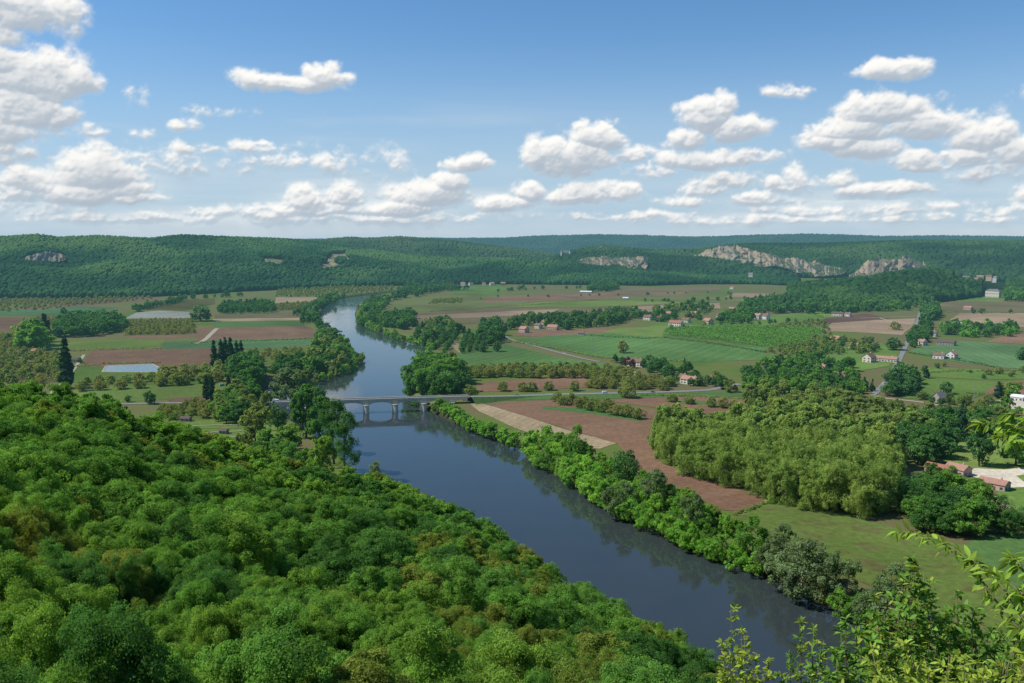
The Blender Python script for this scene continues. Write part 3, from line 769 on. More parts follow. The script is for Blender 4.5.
def profile(shape, t):
    if shape == 'round': return np.sqrt(np.clip(1 - (2 * np.clip(t, .02, .99) - 1.0) ** 2, 0, 1)) * (1.05 - .15 * t)
    if shape == 'dome': return np.clip(np.minimum(1, (t + .12) / .30) * np.sqrt(np.clip(1 - t ** 2.6, 0, 1)), .02, 1)
    if shape == 'plane': return np.clip(np.minimum(1, (t + .22) / .34) * np.clip(1 - t ** 3.2, 0, 1) ** .62, .02, 1)
    if shape == 'column': return np.clip(np.minimum(1, (t + .05) / .22) * np.clip(1 - t ** 2.2, 0, 1) ** .7, .03, 1)
    if shape == 'cone': return np.clip(np.minimum(1, (t + .03) / .10) * (1 - t) ** .85, .03, 1)
    if shape == 'bush': return np.sqrt(np.clip(1 - t ** 2, 0, 1))
def crown_mesh(name, mat, seed, shape, H, R, z0, ncl, nl, leaf, cl, hang=0.0, lobes=.22, rnd=.45, aspect=.7):
    rng = np.random.default_rng(seed)
    tt = np.linspace(.01, .99, 200); w = profile(shape, tt) ** 1.2 + .15; w /= w.sum()
    t = rng.choice(tt, ncl, p=w); a = rng.uniform(0, 2 * math.pi, ncl)
    ph = rng.uniform(0, 6.28, 4)
    lob = 1 + lobes * (np.sin(2 * a + ph[0] + 2 * t) * .6 + np.sin(3 * a + ph[1] + 4 * t) * .5 + np.sin(5 * a + ph[2] - 6 * t) * .4)
    rr = profile(shape, t) * R * lob * np.sqrt(rng.uniform(.30, 1.0, ncl))
    limbs = shape in ('dome', 'plane') and ncl > 70
    rr = np.maximum(rr - cl * .45, 0)
    zt = z0 + t * (H - z0 - cl * .55)
    zt = zt + rng.normal(0, .03 * H, ncl) * (1 if shape in ('round', 'dome', 'plane', 'bush') else .3)
    if shape in ('round', 'dome', 'plane'): zt = zt - .10 * (H - z0) * np.maximum(0, np.sin(3 * a + ph[3])) * t
    cen = np.stack([rr * np.cos(a), rr * np.sin(a), zt], 1)
    if limbs:      # the crown is built of a handful of limb masses of unequal size, so that its outline is broken
        nk = 11 if shape == 'dome' else 15
        kt = rng.uniform(.12, .92, nk); ka = np.arange(nk) * 2.4 + rng.uniform(-.5, .5, nk); kr = profile(shape, kt) * R * rng.uniform(.40, .92, nk); kr[0] *= .2; kt[0] = .9
        kc = np.stack([kr * np.cos(ka), kr * np.sin(ka), z0 + kt * (H - z0) * rng.uniform(.80, 1.10, nk)], 1); ks = rng.uniform(.24, .50, nk) * R
        own = rng.choice(nk, ncl, p=ks ** 2 / (ks ** 2).sum()); u = unit(unit(rng.normal(size=(ncl, 3))) + .5 * unit(kc[own] - np.array([0, 0, z0 + (H - z0) * .3])))
        c2 = kc[own] + u * (ks[own] * rng.uniform(.40, 1.22, ncl))[:, None] * np.array([.85, .85, 1.35] if shape == 'plane' else [1, 1, .8])
        pick = rng.random(ncl) < .74; cen = np.where(pick[:, None], c2, cen); cen[:, 2] = np.clip(cen[:, 2], z0 * .8 + cl * .3, H * 1.06)
    mid = np.array([0, 0, z0 + (H - z0) * .42]); out = unit(cen - mid)
    cr = cl * rng.uniform(.45, 1.35, ncl) * np.clip(.55 + profile(shape, t) * .5, .4, 1)
    V, tv = leaf_quads(rng, cen, cr, out, nl, leaf, hang=hang, rnd=rnd, aspect=aspect, squash=1.15 if shape == 'plane' else .85)
    # a few loose sprays beyond the outline
    return V, np.arange(len(V)).reshape(-1, 4), tv, cen
def trunk_mb(seed, H, z0, r0, cen, n=6):
    rng = random.Random(seed); mb = MB()
    bend = [Vector((rng.uniform(-.04, .04) * H, rng.uniform(-.04, .04) * H, 0)) for _ in range(3)]
    top = z0 + (H - z0) * .55
    pts = [Vector((0, 0, -1.0)), Vector((0, 0, z0 * .35)) + bend[0] * .3, Vector((0, 0, z0 + .1 * H)) + bend[0] * .6, Vector((0, 0, top)) + bend[1]]
    mb.tube(pts, [r0 * 1.35, r0, r0 * .75, r0 * .22], n)
    for k in range(5):
        c = Vector(cen[rng.randrange(len(cen))]); s = pts[2].lerp(pts[3], rng.uniform(0, .7))
        if c.z < s.z: c.z = s.z + .1 * H
        mid = s.lerp(c, .55) + Vector((0, 0, -.03 * H))
        mb.tube([s, mid, s.lerp(c, .92)], [r0 * .42, r0 * .26, r0 * .08], 5)
    return mb

# species: leaf set, outline, height, half width, crown base, clumps, leaves per clump, leaf size, clump size, hang
SPECIES = {
    'wood_a': ('wood_a', 'dome', 12.0, 5.6, 2.6, 170, 1.15, 0), 'wood_b': ('wood_b', 'dome', 11.0, 5.2, 2.2, 160, 1.1, 0),
    'wood_c': ('wood_c', 'dome', 10.0, 5.2, 2.2, 160, 1.05, 0), 'wood_d': ('wood_d', 'dome', 12.5, 5.6, 2.2, 170, 1.2, 0),
    'bank': ('bank', 'dome', 12.0, 5.6, .8, 130, 1.3, 0), 'tall': ('wood_d', 'dome', 24.0, 7.6, 2.0, 190, 1.8, .1),
    'bank_dark': ('wood_a', 'dome', 14.0, 6.0, 1.2, 130, 1.4, 0),
    'willow': ('willow', 'dome', 12.0, 6.4, .8, 150, 1.25, .8), 'plane': ('plane', 'plane', 26.0, 8.6, 1.0, 300, 1.7, .25),
    'oliv': ('oliv', 'dome', 15.0, 6.5, 1.5, 140, 1.5, .2), 'dark': ('dark', 'round', 14.0, 6.0, 1.5, 80, 2.0, 0),
    'poplar': ('poplar', 'column', 22.0, 2.5, .5, 150, .85, -.6), 'conifer': ('conifer', 'cone', 15.0, 3.8, .8, 75, 1.2, .5),
    'walnut': ('walnut', 'dome', 7.5, 4.4, 1.0, 70, 1.3, 0), 'walnut_g': ('walnut_g', 'dome', 8.0, 4.6, 1.0, 70, 1.4, 0),
    'bush': ('wood_a', 'bush', 3.4, 2.4, .2, 30, 1.0, 0), 'purple': ('purple', 'round', 9.0, 4.5, 1.5, 55, 1.5, 0),
    'grove': ('wood_d', 'plane', 16.0, 5.0, 1.0, 80, 1.9, 0),
}
LOD = [ # up to what distance, leaves per clump factor, leaf size, share of the clumps
    (170, 340, .185, 1.3), (340, 150, .28, 1.1), (620, 66, .50, 1.0), (1000, 42, .80, .9), (1700, 12, 1.6, .6), (1e9, 7, 2.3, .42)]
_proto = {}
def proto(sp, lod, var):
    k = (sp, lod, var)
    if k in _proto: return _proto[k]
    leafset, shape, H, R, z0, ncl, cl, hang = SPECIES[sp]
    _, nl, ls, share = LOD[lod]
    big = (H / 12) ** .5
    sm = .8 if sp in ('walnut', 'walnut_g', 'bush', 'poplar', 'conifer') else 1
    n = max(12, int(ncl * share)); ls = ls * sm * (big if big > 1 and lod > 2 else 1)
    if shape in ('column', 'cone'): nl = int(nl * 1.1)
    if leafset == 'walnut': nl = int(nl * .9)
    V, Fc, tv, cen = crown_mesh(sp, None, hash(k) % 9999 if False else (sum(map(ord, sp)) * 31 + lod * 7 + var * 101), shape, H, R, z0, n, max(5, nl), ls, cl * (1 + .25 * (share < .7)), hang)
    crown = mesh_np('crown', V, Fc, [LM[leafset]], attrs={'tint': tv})
    tb = trunk_mb(var + 3, H, z0, .028 * H if shape != 'column' else .016 * H, cen)
    trunk = tb.mesh('trunk', [BARK], True)
    # both in one mesh, for trees only a few pixels high
    v2 = np.array(tb.v); quads = [f for f in tb.f if len(f) == 4]; rest = [f for f in tb.f if len(f) != 4]
    both = mesh_np('tree', np.concatenate([V, v2]), [Fc, np.array(quads) + len(V)], [LM[leafset], BARK],
                   midx=[0] * len(Fc) + [1] * len(quads), attrs={'tint': np.concatenate([tv, np.zeros(len(v2))])})
    _proto[k] = (crown, trunk, both, H, R); return _proto[k]
def lod_of(d):
    for i, l in enumerate(LOD):
        if d < l[0]: return i
NVAR = {0: 7, 1: 6, 2: 5, 3: 4, 4: 3, 5: 3}

TREES = []   # (name, species, position, height, half width, label, group, category)
def tree(name, sp, x, y, h, label, group=None, cat='tree', wide=1.0, z=None):
    H, R = SPECIES[sp][2], SPECIES[sp][3]
    TREES.append((name, sp, (x, y, z), h, h / H * R * wide, label, group, cat))
def t_px(name, sp, px, row, hp, label, group=None, wide=1.0, cat='tree'):
    """a tree rooted where px,row lies, hp pixels high in the view"""
    p = G(px, row); d = math.hypot(p.x, p.y)
    tree(name, sp, p.x, p.y, hp * d / F, label, group, cat, wide)
def t_line(name, sp, px, step, hp, label, group, jit=.25, wide=1.0, drop=0.0, cat='tree', rng=random.Random(5)):
    pts = [G(x, y) for x, y in px]
    run = resample(pts, step)
    for p in run:
        if rng.random() < drop: continue
        s = sp if isinstance(sp, str) else rng.choice(sp)
        x, y = p.x + rng.gauss(0, jit * step), p.y + rng.gauss(0, jit * step)
        d = math.hypot(x, y); hh = hp if isinstance(hp, (int, float)) else rng.uniform(*hp)
        tree(name, s, x, y, hh, label, group, cat, wide * rng.uniform(.88, 1.15))
def inside(x, y, poly):
    c = False; n = len(poly)
    for i in range(n):
        a, b = poly[i], poly[i - 1]
        if (a[1] > y) != (b[1] > y) and x < (b[0] - a[0]) * (y - a[1]) / (b[1] - a[1]) + a[0]: c = not c
    return c
def t_area(name, sp, px, step, hh, label, group, jit=.3, wide=1.0, drop=0.0, cat='tree', ang=.35, rng=random.Random(9)):
    pts = [G(x, y) for x, y in px]; poly = [(p.x, p.y) for p in pts]
    cx = sum(p[0] for p in poly) / len(poly); cyy = sum(p[1] for p in poly) / len(poly)
    R = max(math.hypot(p[0] - cx, p[1] - cyy) for p in poly); n = int(R / step) + 1; ca, sa = math.cos(ang), math.sin(ang)
    for i in range(-n, n + 1):
        for j in range(-n, n + 1):
            u, v = (i + (j % 2) * .5 * (jit > .1)) * step + rng.gauss(0, jit * step), j * step + rng.gauss(0, jit * step)
            x, y = cx + u * ca - v * sa, cyy + u * sa + v * ca
            if not inside(x, y, poly) or rng.random() < drop: continue
            s = sp if isinstance(sp, str) else rng.choice(sp)
            tree(name, s, x, y, rng.uniform(*hh), label, group, cat, wide * rng.uniform(.88, 1.15))

# how high the canopy of the near hillside reaches, by direction
SKYLINE = [(-300,392),(0,388),(60,386),(100,396),(140,409),(180,428),(240,449),(300,468),(340,480),(370,478),(400,481),(450,505),(500,533),(540,556),(580,580),(620,597),(660,616),(700,641),(714,660),(724,690),(740,730),(1100,780),(1400,800)]
def seen(x, y, z):
    c, s = math.cos(PITCH), math.sin(PITCH); z -= CAMZ
    fw = y * c - z * s; up = y * s + z * c
    return CX + F * x / fw, CY - F * up / fw, fw
def fit_height(x, y, z, h, r):
    """a tree lower than h where the canopy lies lower"""
    while h > 5.5:
        px, row, fw = seen(x, y, z + h); e = F * r * .55 / fw
        lim = max(np.interp(px, *zip(*SKYLINE)), np.interp(px + e, *zip(*SKYLINE)) - e * .5)
        if row >= lim - 3: return h
        h -= .7
    return None
def plant_hillside():
    rng = random.Random(3)
    step = 9.2
    rv = RIVER
    pts = []
    for i in range(-49, 42):
        for j in range(2, 69):
            x, y = (i + .5 * (j % 2)) * step + rng.gauss(0, 1.7), j * step * .9 + rng.gauss(0, 1.7)
            r = math.hypot(x, y)
            if r < 190 or r > 560: continue
            pts.append((x, y))
    for i in range(-34, 34):
        for j in range(6, 34):
            x, y = (i + .5 * (j % 2)) * 6.9 + rng.gauss(0, 1.3), j * 6.9 * .9 + rng.gauss(0, 1.3)
            if 52 < math.hypot(x, y) < 190: pts.append((x, y))
    P = np.array(pts); hh = hill_h(P[:, 0], P[:, 1]); sd = sd_poly(P[:, 0], P[:, 1], RIVER)
    ok = (hh > -2.0) & (sd > 3.0)
    # nothing grows outside the wood on the plain
    hh2 = hill_h(P[:, 0], P[:, 1]); ok &= (hh2 > .8) | ((sd < 22) & (P[:, 0] > -90))
    az = np.arctan2(P[:, 0], P[:, 1]); ok &= (az > -.72) & (az < .56)
    sp_n = fbm(P[:, 0] / 42, P[:, 1] / 42, 5, 3); sp_o = fbm(P[:, 0] / 30 + 9, P[:, 1] / 30, 15, 3)
    for (x, y), a, b, o, hz in zip(pts, sp_n, sp_o, ok, np.maximum(hh, -4)):
        if not o: continue
        d = math.hypot(x, y); ax = math.atan2(x, y)
        u = rng.random()
        right = ax > -.12
        if b > .24 - (.22 if right and 110 < d < 330 else 0) and u < .6: s = 'wood_c'
        elif a > .20 or (d < 130 and ax > -.25 and u < .75): s = 'wood_b'
        elif a < -.26 or u < .08 or (d < 170 and ax < -.40 and u < .55): s = 'wood_d'
        else: s = 'wood_a'
        h = rng.choice([rng.uniform(8.5, 12), rng.uniform(10, 14), rng.uniform(12.5, 16)]) * (1.0 if s != 'wood_c' else .88)
        wd = rng.uniform(.78, 1.2) * (.80 if d < 190 else 1); h = h * (.85 if d < 190 else 1); h = fit_height(x, y, hz, h * 1.04, 5.4 * h / 12 * wd)
        if h is None: continue
        lab = {'wood_a': 'fresh green broadleaf tree crowded into the wood on the near hillside', 'wood_b': 'yellow-green broadleaf tree crowded into the wood on the near hillside',
               'wood_c': 'brownish young-leaved tree crowded into the wood on the near hillside', 'wood_d': 'deep green shady tree crowded into the wood on the near hillside'}[s]
        grp = {'wood_a': 'fresh green trees of the near hillside wood', 'wood_b': 'yellow-green trees of the near hillside wood', 'wood_c': 'brownish trees of the near hillside wood', 'wood_d': 'deep green trees of the near hillside wood'}[s]
        tree('woodland_tree', s, x, y, h, lab, grp, wide=wd)
def plant_valley():
    # --- bright bushes and trees of the near right bank, bridge to bottom right
    lab = 'bright green leafy tree leaning over the right bank of the river'; grp = 'bright trees along the right bank below the bridge'
    t_line('riverbank_tree', ['bank','bank','bank_dark'], [(440,408),(450,412),(462,420),(478,427),(492,433),(514,440)], 7.5, (9,13), lab, grp, .15)
    t_line('riverbank_tree', ['bank','bank','bank','bank_dark'], [(526,449),(531,453),(548,463),(572,475),(604,497),(640,516),(676,534)], 8.0, (10,14.5), lab, grp, .18)
    t_line('riverbank_tree', ['bank','bank','bank_dark'], [(532,444),(545,452),(575,466),(608,488),(646,508),(700,530)], 9, (9,13), lab, grp, .2)
    t_line('riverbank_tree', ['bank','bank_dark','wood_b'], [(545,440),(580,458),(615,478),(655,500),(705,522),(735,538)], 9, (9,13), lab, grp, .22)
    t_line('riverbank_tree', 'bank', [(680,534),(716,551),(752,564)], 7.5, (9.5,13), lab, grp, .15)
    t_line('riverbank_tree', ['bank','bank_dark'], [(696,530),(724,545),(760,558)], 9, (8,12), lab, grp, .2)
    t_line('riverbank_tree', ['bank','bank_dark'], [(835,602),(856,608),(880,622),(915,642),(960,660)], 11, (8,11), lab, grp, .2)
    t_px('riverbank_tree', 'bank_dark', 576, 463, 38, 'tall dark green tree standing above the bright bushes where the dry field ends', wide=.75)
    t_px('riverbank_tree', 'dark', 626, 487, 40, 'dark rounded tree on the bank below the tip of the ploughed field', wide=.95)
    t_px('willow_tree', 'willow', 622, 508, 36, 'grey-leaved willow on the bank below the dark rounded tree', wide=.9)
    t_px('willow_tree', 'willow', 655, 506, 36, 'pale yellowish willow on the bank beside the ploughed field', wide=.9)
    t_px('willow_tree', 'willow', 690, 530, 36, 'slim grey willow among bright bushes below the ploughed field corner', wide=.7)
    t_px('willow_tree', 'willow', 800, 586, 52, 'big silvery willow on the river bank, largest of the grey ones', wide=1.05)
    t_px('willow_tree', 'willow', 778, 566, 46, 'pale willow just left of the big silvery one', wide=.8)
    t_px('willow_tree', 'willow', 843, 596, 46, 'smaller grey willow just right of the big silvery one', wide=.8)
    t_px('willow_tree', 'willow', 890, 620, 58, 'grey-green willow above the bottom right shrubs', wide=1.0)
    t_px('riverbank_tree', 'bank_dark', 752, 556, 46, 'dark green tree on the bank left of the pale willow', wide=.9)
    # --- the plantation of tall plane trees
    lab = 'tall olive-green plane tree in the dense block beyond the meadow'; grp = 'plane trees of the dense block'
    t_area('plane_tree', 'plane', [(655,462),(660,444),(700,440),(800,438),(876,452),(900,474),(884,524),(840,518),(780,504),(716,484)], 11.5, (22,28), lab, grp, .20, 1.0, ang=.5)
    # --- second belt behind it
    lab = 'olive-green tree in the long belt behind the plane trees'; grp = 'trees of the belt behind the plane trees'
    t_area('belt_tree', ['oliv','oliv','plane'], [(738,402),(770,398),(850,408),(925,424),(940,446),(880,440),(800,420),(745,410)], 15, (13,19), lab, grp, .25, 1.15)
    lab = 'dark green tree in the mixed grove beside the plane trees'; grp = 'dark trees of the grove beside the house with red roofs'
    t_area('grove_tree', ['dark','wood_d','wood_a','grove'], [(896,520),(900,500),(930,499),(962,502),(992,502),(1004,520),(985,540),(950,545),(915,536)], 12, (12,19), lab, grp, .25, 1.1)
    t_area('grove_tree', ['dark','wood_d','grove'], [(900,470),(900,440),(925,428),(955,432),(948,458),(925,468)], 13, (14,20), lab, grp, .25, 1.1)
    t_area('grove_tree', ['wood_d','dark'], [(1000,535),(1008,516),(1070,520),(1080,540),(1020,540)], 11, (8,13), lab, grp, .25)
    t_px('grove_tree', 'wood_d', 932, 492, 26, 'dark tree half hiding the long red-roofed wing', wide=1.0); t_px('grove_tree', 'wood_a', 950, 495, 24, 'green tree in front of the rose-red roofed house', wide=1.0)
    t_px('grove_tree', 'dark', 979, 466, 38, 'lone dark tree on the lawn beside the white gravel drive', wide=.7)
    t_px('garden_tree', 'wood_a', 1016, 466, 30, 'rounded green tree at the right end of the lawn', wide=1.0)
    lab = 'green tree in the thicket along the top of the lawn'; grp = 'trees along the top of the lawn'
    t_area('lawn_tree', ['dark','wood_d','oliv','wood_a'], [(945,428),(960,420),(1060,424),(1060,440),(990,440),(950,438)], 12, (11,17), lab, grp, .3, 1.1)
    t_px('lawn_tree', 'conifer', 961, 440, 40, 'slim dark conifer above the lawn', wide=.6)
    # --- big round wood on the right bank above the bridge
    lab = 'dark green tree in the round clump on the bank above the bridge'; grp = 'trees of the round clump above the bridge'
    t_area('clump_tree', ['grove','dark','bank_dark'], [(408,394),(410,378),(424,370),(446,368),(462,378),(464,393),(440,399)], 11.5, (17,25), lab, grp, .2, .95)
    t_line('riverbank_tree', 'bank', [(412,399),(424,402),(436,403)], 8, (6,9), 'light green bush at the foot of the round clump by the bridge', 'bushes at the foot of the round clump')
    t_px('walnut_tree', 'walnut_g', 470, 397, 13, 'rounded olive tree at the right end of the bridge', wide=1.1)
    # --- right bank upstream
    lab = 'green tree on the right bank above the bridge'; grp = 'trees of the right bank above the bridge'
    t_line('upstream_tree', ['bank','bank_dark','oliv'], [(436,350),(428,343),(410,339),(384,331),(368,325),(360,318),(362,308)], 13, (7,12), lab, grp, .25, 1.1)
    t_area('upstream_tree', ['dark','bank_dark','wood_d'], [(357,322),(364,303),(384,298),(392,302),(380,312),(384,326),(372,328)], 17, (10,16), lab, grp, .3)
    t_area('upstream_tree', ['dark','wood_d'], [(384,327),(386,318),(410,315),(414,326),(400,330)], 13, (13,18), lab, grp, .25)
    t_area('upstream_tree', ['wood_d','oliv','dark'], [(414,338),(424,326),(450,322),(460,333),(450,341),(430,344)], 15, (10,16), lab, grp, .3)
    lab = 'dark pointed conifer in the row between river and valley road'; grp = 'conifers between river and valley road'
    t_line('conifer_tree', 'conifer', [(416,327),(428,331),(440,333),(454,335),(462,333),(470,337)], 17, (12,16), lab, grp, .2)
    lab = 'tree of the young plantation between river and valley road'; grp = 'trees of the young plantation'
    for a, b in (((437,349),(449,334)),((446,351),(456,337)),((462,353),(466,339)),((469,352),(472,338)),((476,351),(478,338))):
        t_line('plantation_tree', ['wood_d','dark'], [a, b], 14, (8,10), lab, grp, .08, .9)
    lab = 'dark tree in the thick grove beside the lane'; grp = 'trees of the thick grove beside the lane'
    t_area('lane_tree', ['dark','conifer','wood_d'], [(478,341),(482,327),(500,325),(503,340),(494,350),(484,346)], 13, (13,19), lab, grp, .25)
    t_px('lane_tree', 'dark', 483, 352, 12, 'small dark tree alone on the grass left of the lane'); t_px('lane_tree', 'dark', 497, 351.5, 11, 'small round dark tree beside the start of the lane')
    # --- walnut rows by the bridge road, right
    lab = 'brownish-olive walnut tree in the long double row beyond the bridge road'; grp = 'walnut trees of the double row'
    for dy in (0, 4.0, 8): t_line('walnut_tree', ['walnut','walnut_g'], [(466,373+dy*.6),(500,372+dy*.6),(540,370+dy),(592,370+dy)], 9.5, (9.5,12), lab, grp, .12, 1.0)
    lab = 'brownish walnut tree scattered along the bridge road'; grp = 'walnut trees along the bridge road'
    t_line('walnut_tree', ['walnut','walnut_g'], [(500,391),(520,391),(545,390.5),(575,391)], 11.5, (9,11), lab, grp, .15, drop=.15)
    t_area('walnut_tree', ['walnut','walnut','walnut_g'], [(590,389),(594,372),(628,372),(645,380),(680,386),(676,391),(640,391)], 12.5, (8,11), lab, grp, .25)
    lab = 'walnut tree in the short row across the ploughed field'; grp = 'walnut trees across the ploughed field'
    t_line('walnut_tree', ['walnut','walnut_g'], [(562,405),(580,408),(600,412),(618,415),(638,419)], 10.5, (9,11.5), lab, grp, .08, 1.05)
    t_line('walnut_tree', ['walnut','walnut_g'], [(560,402),(585,404.5),(608,407.5)], 10.5, (8,10), lab, grp, .1, 1.0)
    t_px('walnut_tree', 'walnut_g', 627.5, 397.6, 15, 'olive walnut tree standing alone beside the bridge road', wide=1.15)
    lab = 'walnut tree in the row on the far edge of the ploughed field'; grp = 'walnut trees on the far edge of the ploughed field'
    t_line('walnut_tree', ['walnut','walnut_g'], [(672,402),(690,404),(710,407),(735,409),(770,410)], 10.5, (8,10.5), lab, grp, .1, 1.0)
    # --- left bank below the bridge
    t_px('riverside_tree', 'oliv', 256, 447, 40, 'big rounded grey-green tree beside the allotment gardens', wide=.9)
    t_px('riverside_tree', 'dark', 278, 430, 27, 'small dark tree at the water left of the bridge', wide=.8)
    t_px('riverside_tree', 'oliv', 268, 418, 26, 'slender grey-green tree just left of the bridge end', wide=.7)
    lab = 'tall dark tree on the left bank just below the bridge'; grp = 'tall trees on the left bank just below the bridge'
    for px, row, hp, w in ((306,438,50,.85),(320,446,52,.8),(334,464,60,.85),(345,472,56,.8),(303,428,40,.9)):
        t_px('riverside_tree', 'tall', px, row, hp, lab, grp, wide=w)
    t_px('riverside_tree', 'wood_b', 322, 480, 40, 'yellowish tree in front of the tall trees by the river', wide=.8)
    t_px('riverside_tree', 'wood_b', 288, 452, 24, 'bright low tree beside the tall trees by the river', wide=1.2)
    t_px('riverside_tree', 'oliv', 374, 492, 28, 'feathery pale tree at the water edge below the tall trees', wide=.7)
    lab = 'green tree of the belt between the gardens and the hillside'; grp = 'trees between the gardens and the hillside'
    t_line('garden_belt_tree', ['wood_a','wood_d','wood_b'], [(150,428),(175,440),(205,452),(240,458),(280,470),(320,484),(350,488)], 11, (9,13), lab, grp, .3)
    t_line('garden_belt_tree', ['wood_a','wood_d'], [(268,456),(292,468),(318,478)], 11, (13,17), lab, grp, .3)
    t_px('garden_belt_tree', 'dark', 290, 500, 44, 'big dark tree at the lower edge of the riverside grove', wide=.9)
    # --- left of the bridge
    lab = 'green tree of the thick grove left of the bridge'; grp = 'trees of the grove left of the bridge'
    t_area('bridge_tree', ['dark','wood_d','tall'], [(228,384),(232,366),(250,364),(264,376),(262,388),(245,390)], 12, (15,22), lab, grp, .25, 1.0)
    t_area('bridge_tree', ['wood_a','oliv','wood_d'], [(214,422),(218,404),(240,398),(258,402),(262,412),(250,424),(230,426)], 11, (12,17), lab, grp, .25, 1.05)
    t_area('bridge_tree', ['wood_d','wood_a'], [(232,400),(240,390),(254,392),(256,402)], 11, (9,14), lab, grp, .25, 1.05)
    t_px('bridge_tree', 'willow', 290, 394, 30, 'grey willow on the spit of land above the bridge', wide=1.15)
    t_px('bridge_tree', 'oliv', 300, 393, 28, 'olive tree on the spit of land above the bridge', wide=1.0)
    t_px('bridge_tree', 'dark', 310, 405, 26, 'dark round tree in front of the left end of the bridge', wide=1.1)
    t_px('bridge_tree', 'dark', 318, 402, 22, 'dark tree close to the bridge on the spit of land', wide=1.0)
    lab = 'tree of the big wood on the left bank inside the river bend'; grp = 'trees of the wood inside the river bend'
    t_area('bend_tree', ['dark','wood_d','bank_dark','oliv'], [(304,378),(310,362),(318,345),(322,330),(330,338),(346,350),(358,357),(350,366),(330,372)], 14, (12,20), lab, grp, .28, 1.05)
    t_line('bend_tree', ['bank','oliv'], [(306,381),(328,375),(350,366),(361,356)], 12, (7,11), lab, grp, .2)
    t_area('bend_tree', ['dark','wood_d'], [(272,380),(276,364),(300,360),(306,372),(292,382)], 14, (8,14), lab, grp, .3)
    t_line('bend_tree', ['dark','wood_d','bank_dark'], [(316,326),(312,318),(314,311),(322,305),(334,299),(342,296)], 15, (11,17), lab, grp, .3)
    t_line('bend_tree', ['dark','wood_d'], [(306,324),(302,314),(314,306),(330,298)], 18, (10,15), lab, grp, .3)
    # --- poplars and cypresses
    for px, row, hp, w in ((67,388,46,1.15),):
        t_px('poplar_tree', 'poplar', px, row, hp, 'tall dark cypress standing alone at the left edge of the fields', wide=w, cat='tree')
    lab = 'dark columnar poplar in the close row behind the walnut orchard'; grp = 'columnar poplars behind the walnut orchard'
    for px, row, hp in ((214.5,368,27),(221.5,369,30),(226,367,30),(231,368,30),(237,366,26),(241.5,365,25)):
        t_px('poplar_tree', 'poplar', px, row, hp, lab, grp, wide=1.1)
    for px, row, hp, l in ((206.5,401,27,'dark columnar poplar, left of the pair above the bridge road'),(212,402,28,'dark columnar poplar, right of the pair above the bridge road'),(229,396,22,'dark columnar poplar beside the parked van')):
        t_px('poplar_tree', 'poplar', px, row, hp, l, wide=1.1)
    t_px('poplar_tree', 'poplar', 45.5, 342, 26, 'dark columnar poplar beside the pale green trees at far left', wide=1.6)
    t_px('poplar_tree', 'poplar', 684.5, 370, 13, 'thin cypress beside the red-roofed house by the road', wide=.9)
    # --- left plain
    lab = 'pale green tree in the small group at far left'; grp = 'pale green trees at far left'
    for px, row, hp in ((26,350,20),(31,349,22),(37,350,21),(33,346,24),(41,349,18)): t_px('field_tree', 'wood_a', px, row, hp, lab, grp, 1.0)
    lab = 'dark tree in the oblong wood on the left plain'; grp = 'trees of the oblong wood on the left plain'
    t_area('copse_tree', ['dark','wood_d'], [(54,339),(58,325),(84,320),(124,318),(125,331),(95,336)], 15, (13,19), lab, grp, .25, 1.05)
    t_px('field_tree', 'dark', 201, 321, 16, 'big round dark tree standing alone between the far fields', wide=1.55)
    lab = 'slim poplar in the square plantation on the far left plain'; grp = 'poplars of the square plantation'
    t_area('plantation_poplar', ['grove','wood_d'], [(218,314.5),(222,305.5),(275,304),(275,313)], 14, (11,14), lab, grp, .06, .8, ang=.05)
    lab = 'tree in the broken hedgerow at the back of the left plain'; grp = 'hedgerow trees at the back of the left plain'
    t_line('hedgerow_tree', ['dark','wood_d'], [(135,312),(145,309),(155,306),(168,305),(178,301),(190,299),(210,298),(240,296)], 15, (9,16), lab, grp, .4)
    t_line('hedgerow_tree', ['dark','wood_d','oliv'], [(-20,306),(10,305),(40,304),(70,302),(100,301)], 26, (4,8), lab, grp, .4, drop=.3)
    for px, row, hp, l in ((64,316,8,'small dark tree by itself far out on the left plain'),(8,340,6,'small bush by itself at the left edge of the plain'),(80,363,5,'dark bush beside the bright pond'),
                           (150,404,13,'small green tree beside the bridge road at left'),(90,403,9,'small dark bush above the hillside wood at left'),(72,400,8,'small dark bush beside the tall cypress'),(128,402,7,'little bush on the bright grass strip'),(28,338,9,'bush between the field and the pale trees')):
        t_px('field_tree', 'dark', px, row, hp, l)
    # walnut orchards on the left
    lab = 'brownish walnut tree in the orchard row below the pond'; grp = 'walnut trees below the pond'
    t_line('orchard_tree', ['walnut','walnut_g'], [(82,391),(100,390),(120,389),(140,388),(162,386)], 11, (9,11), lab, grp, .1, 1.05)
    t_line('orchard_tree', ['walnut','walnut_g'], [(86,385),(110,384),(140,382),(165,381)], 11, (9,11), lab, grp, .1, 1.05)
    lab = 'olive walnut tree in the tall rows right of the pond'; grp = 'walnut trees right of the pond'
    for dy in (0, 5, 10): t_line('orchard_tree', ['walnut_g','walnut_g','walnut'], [(163,386-dy*.9),(185,385-dy),(205,383-dy),(219,381-dy)], 10.5, (11,14), lab, grp, .1, 1.05)
    lab = 'brown-green walnut tree in the scattered orchard at the left edge'; grp = 'walnut trees at the left edge'
    t_area('orchard_tree', ['walnut','walnut_g','oliv'], [(-40,388),(-40,352),(20,352),(58,354),(60,384),(20,390)], 17, (7,11), lab, grp, .3)
    lab = 'walnut tree in the orchard between bridge road and gardens'; grp = 'walnut trees beside the gardens'
    t_area('orchard_tree', ['walnut','walnut_g'], [(150,420),(160,406),(215,405),(214,418),(190,420)], 12.5, (7,9), lab, grp, .2)
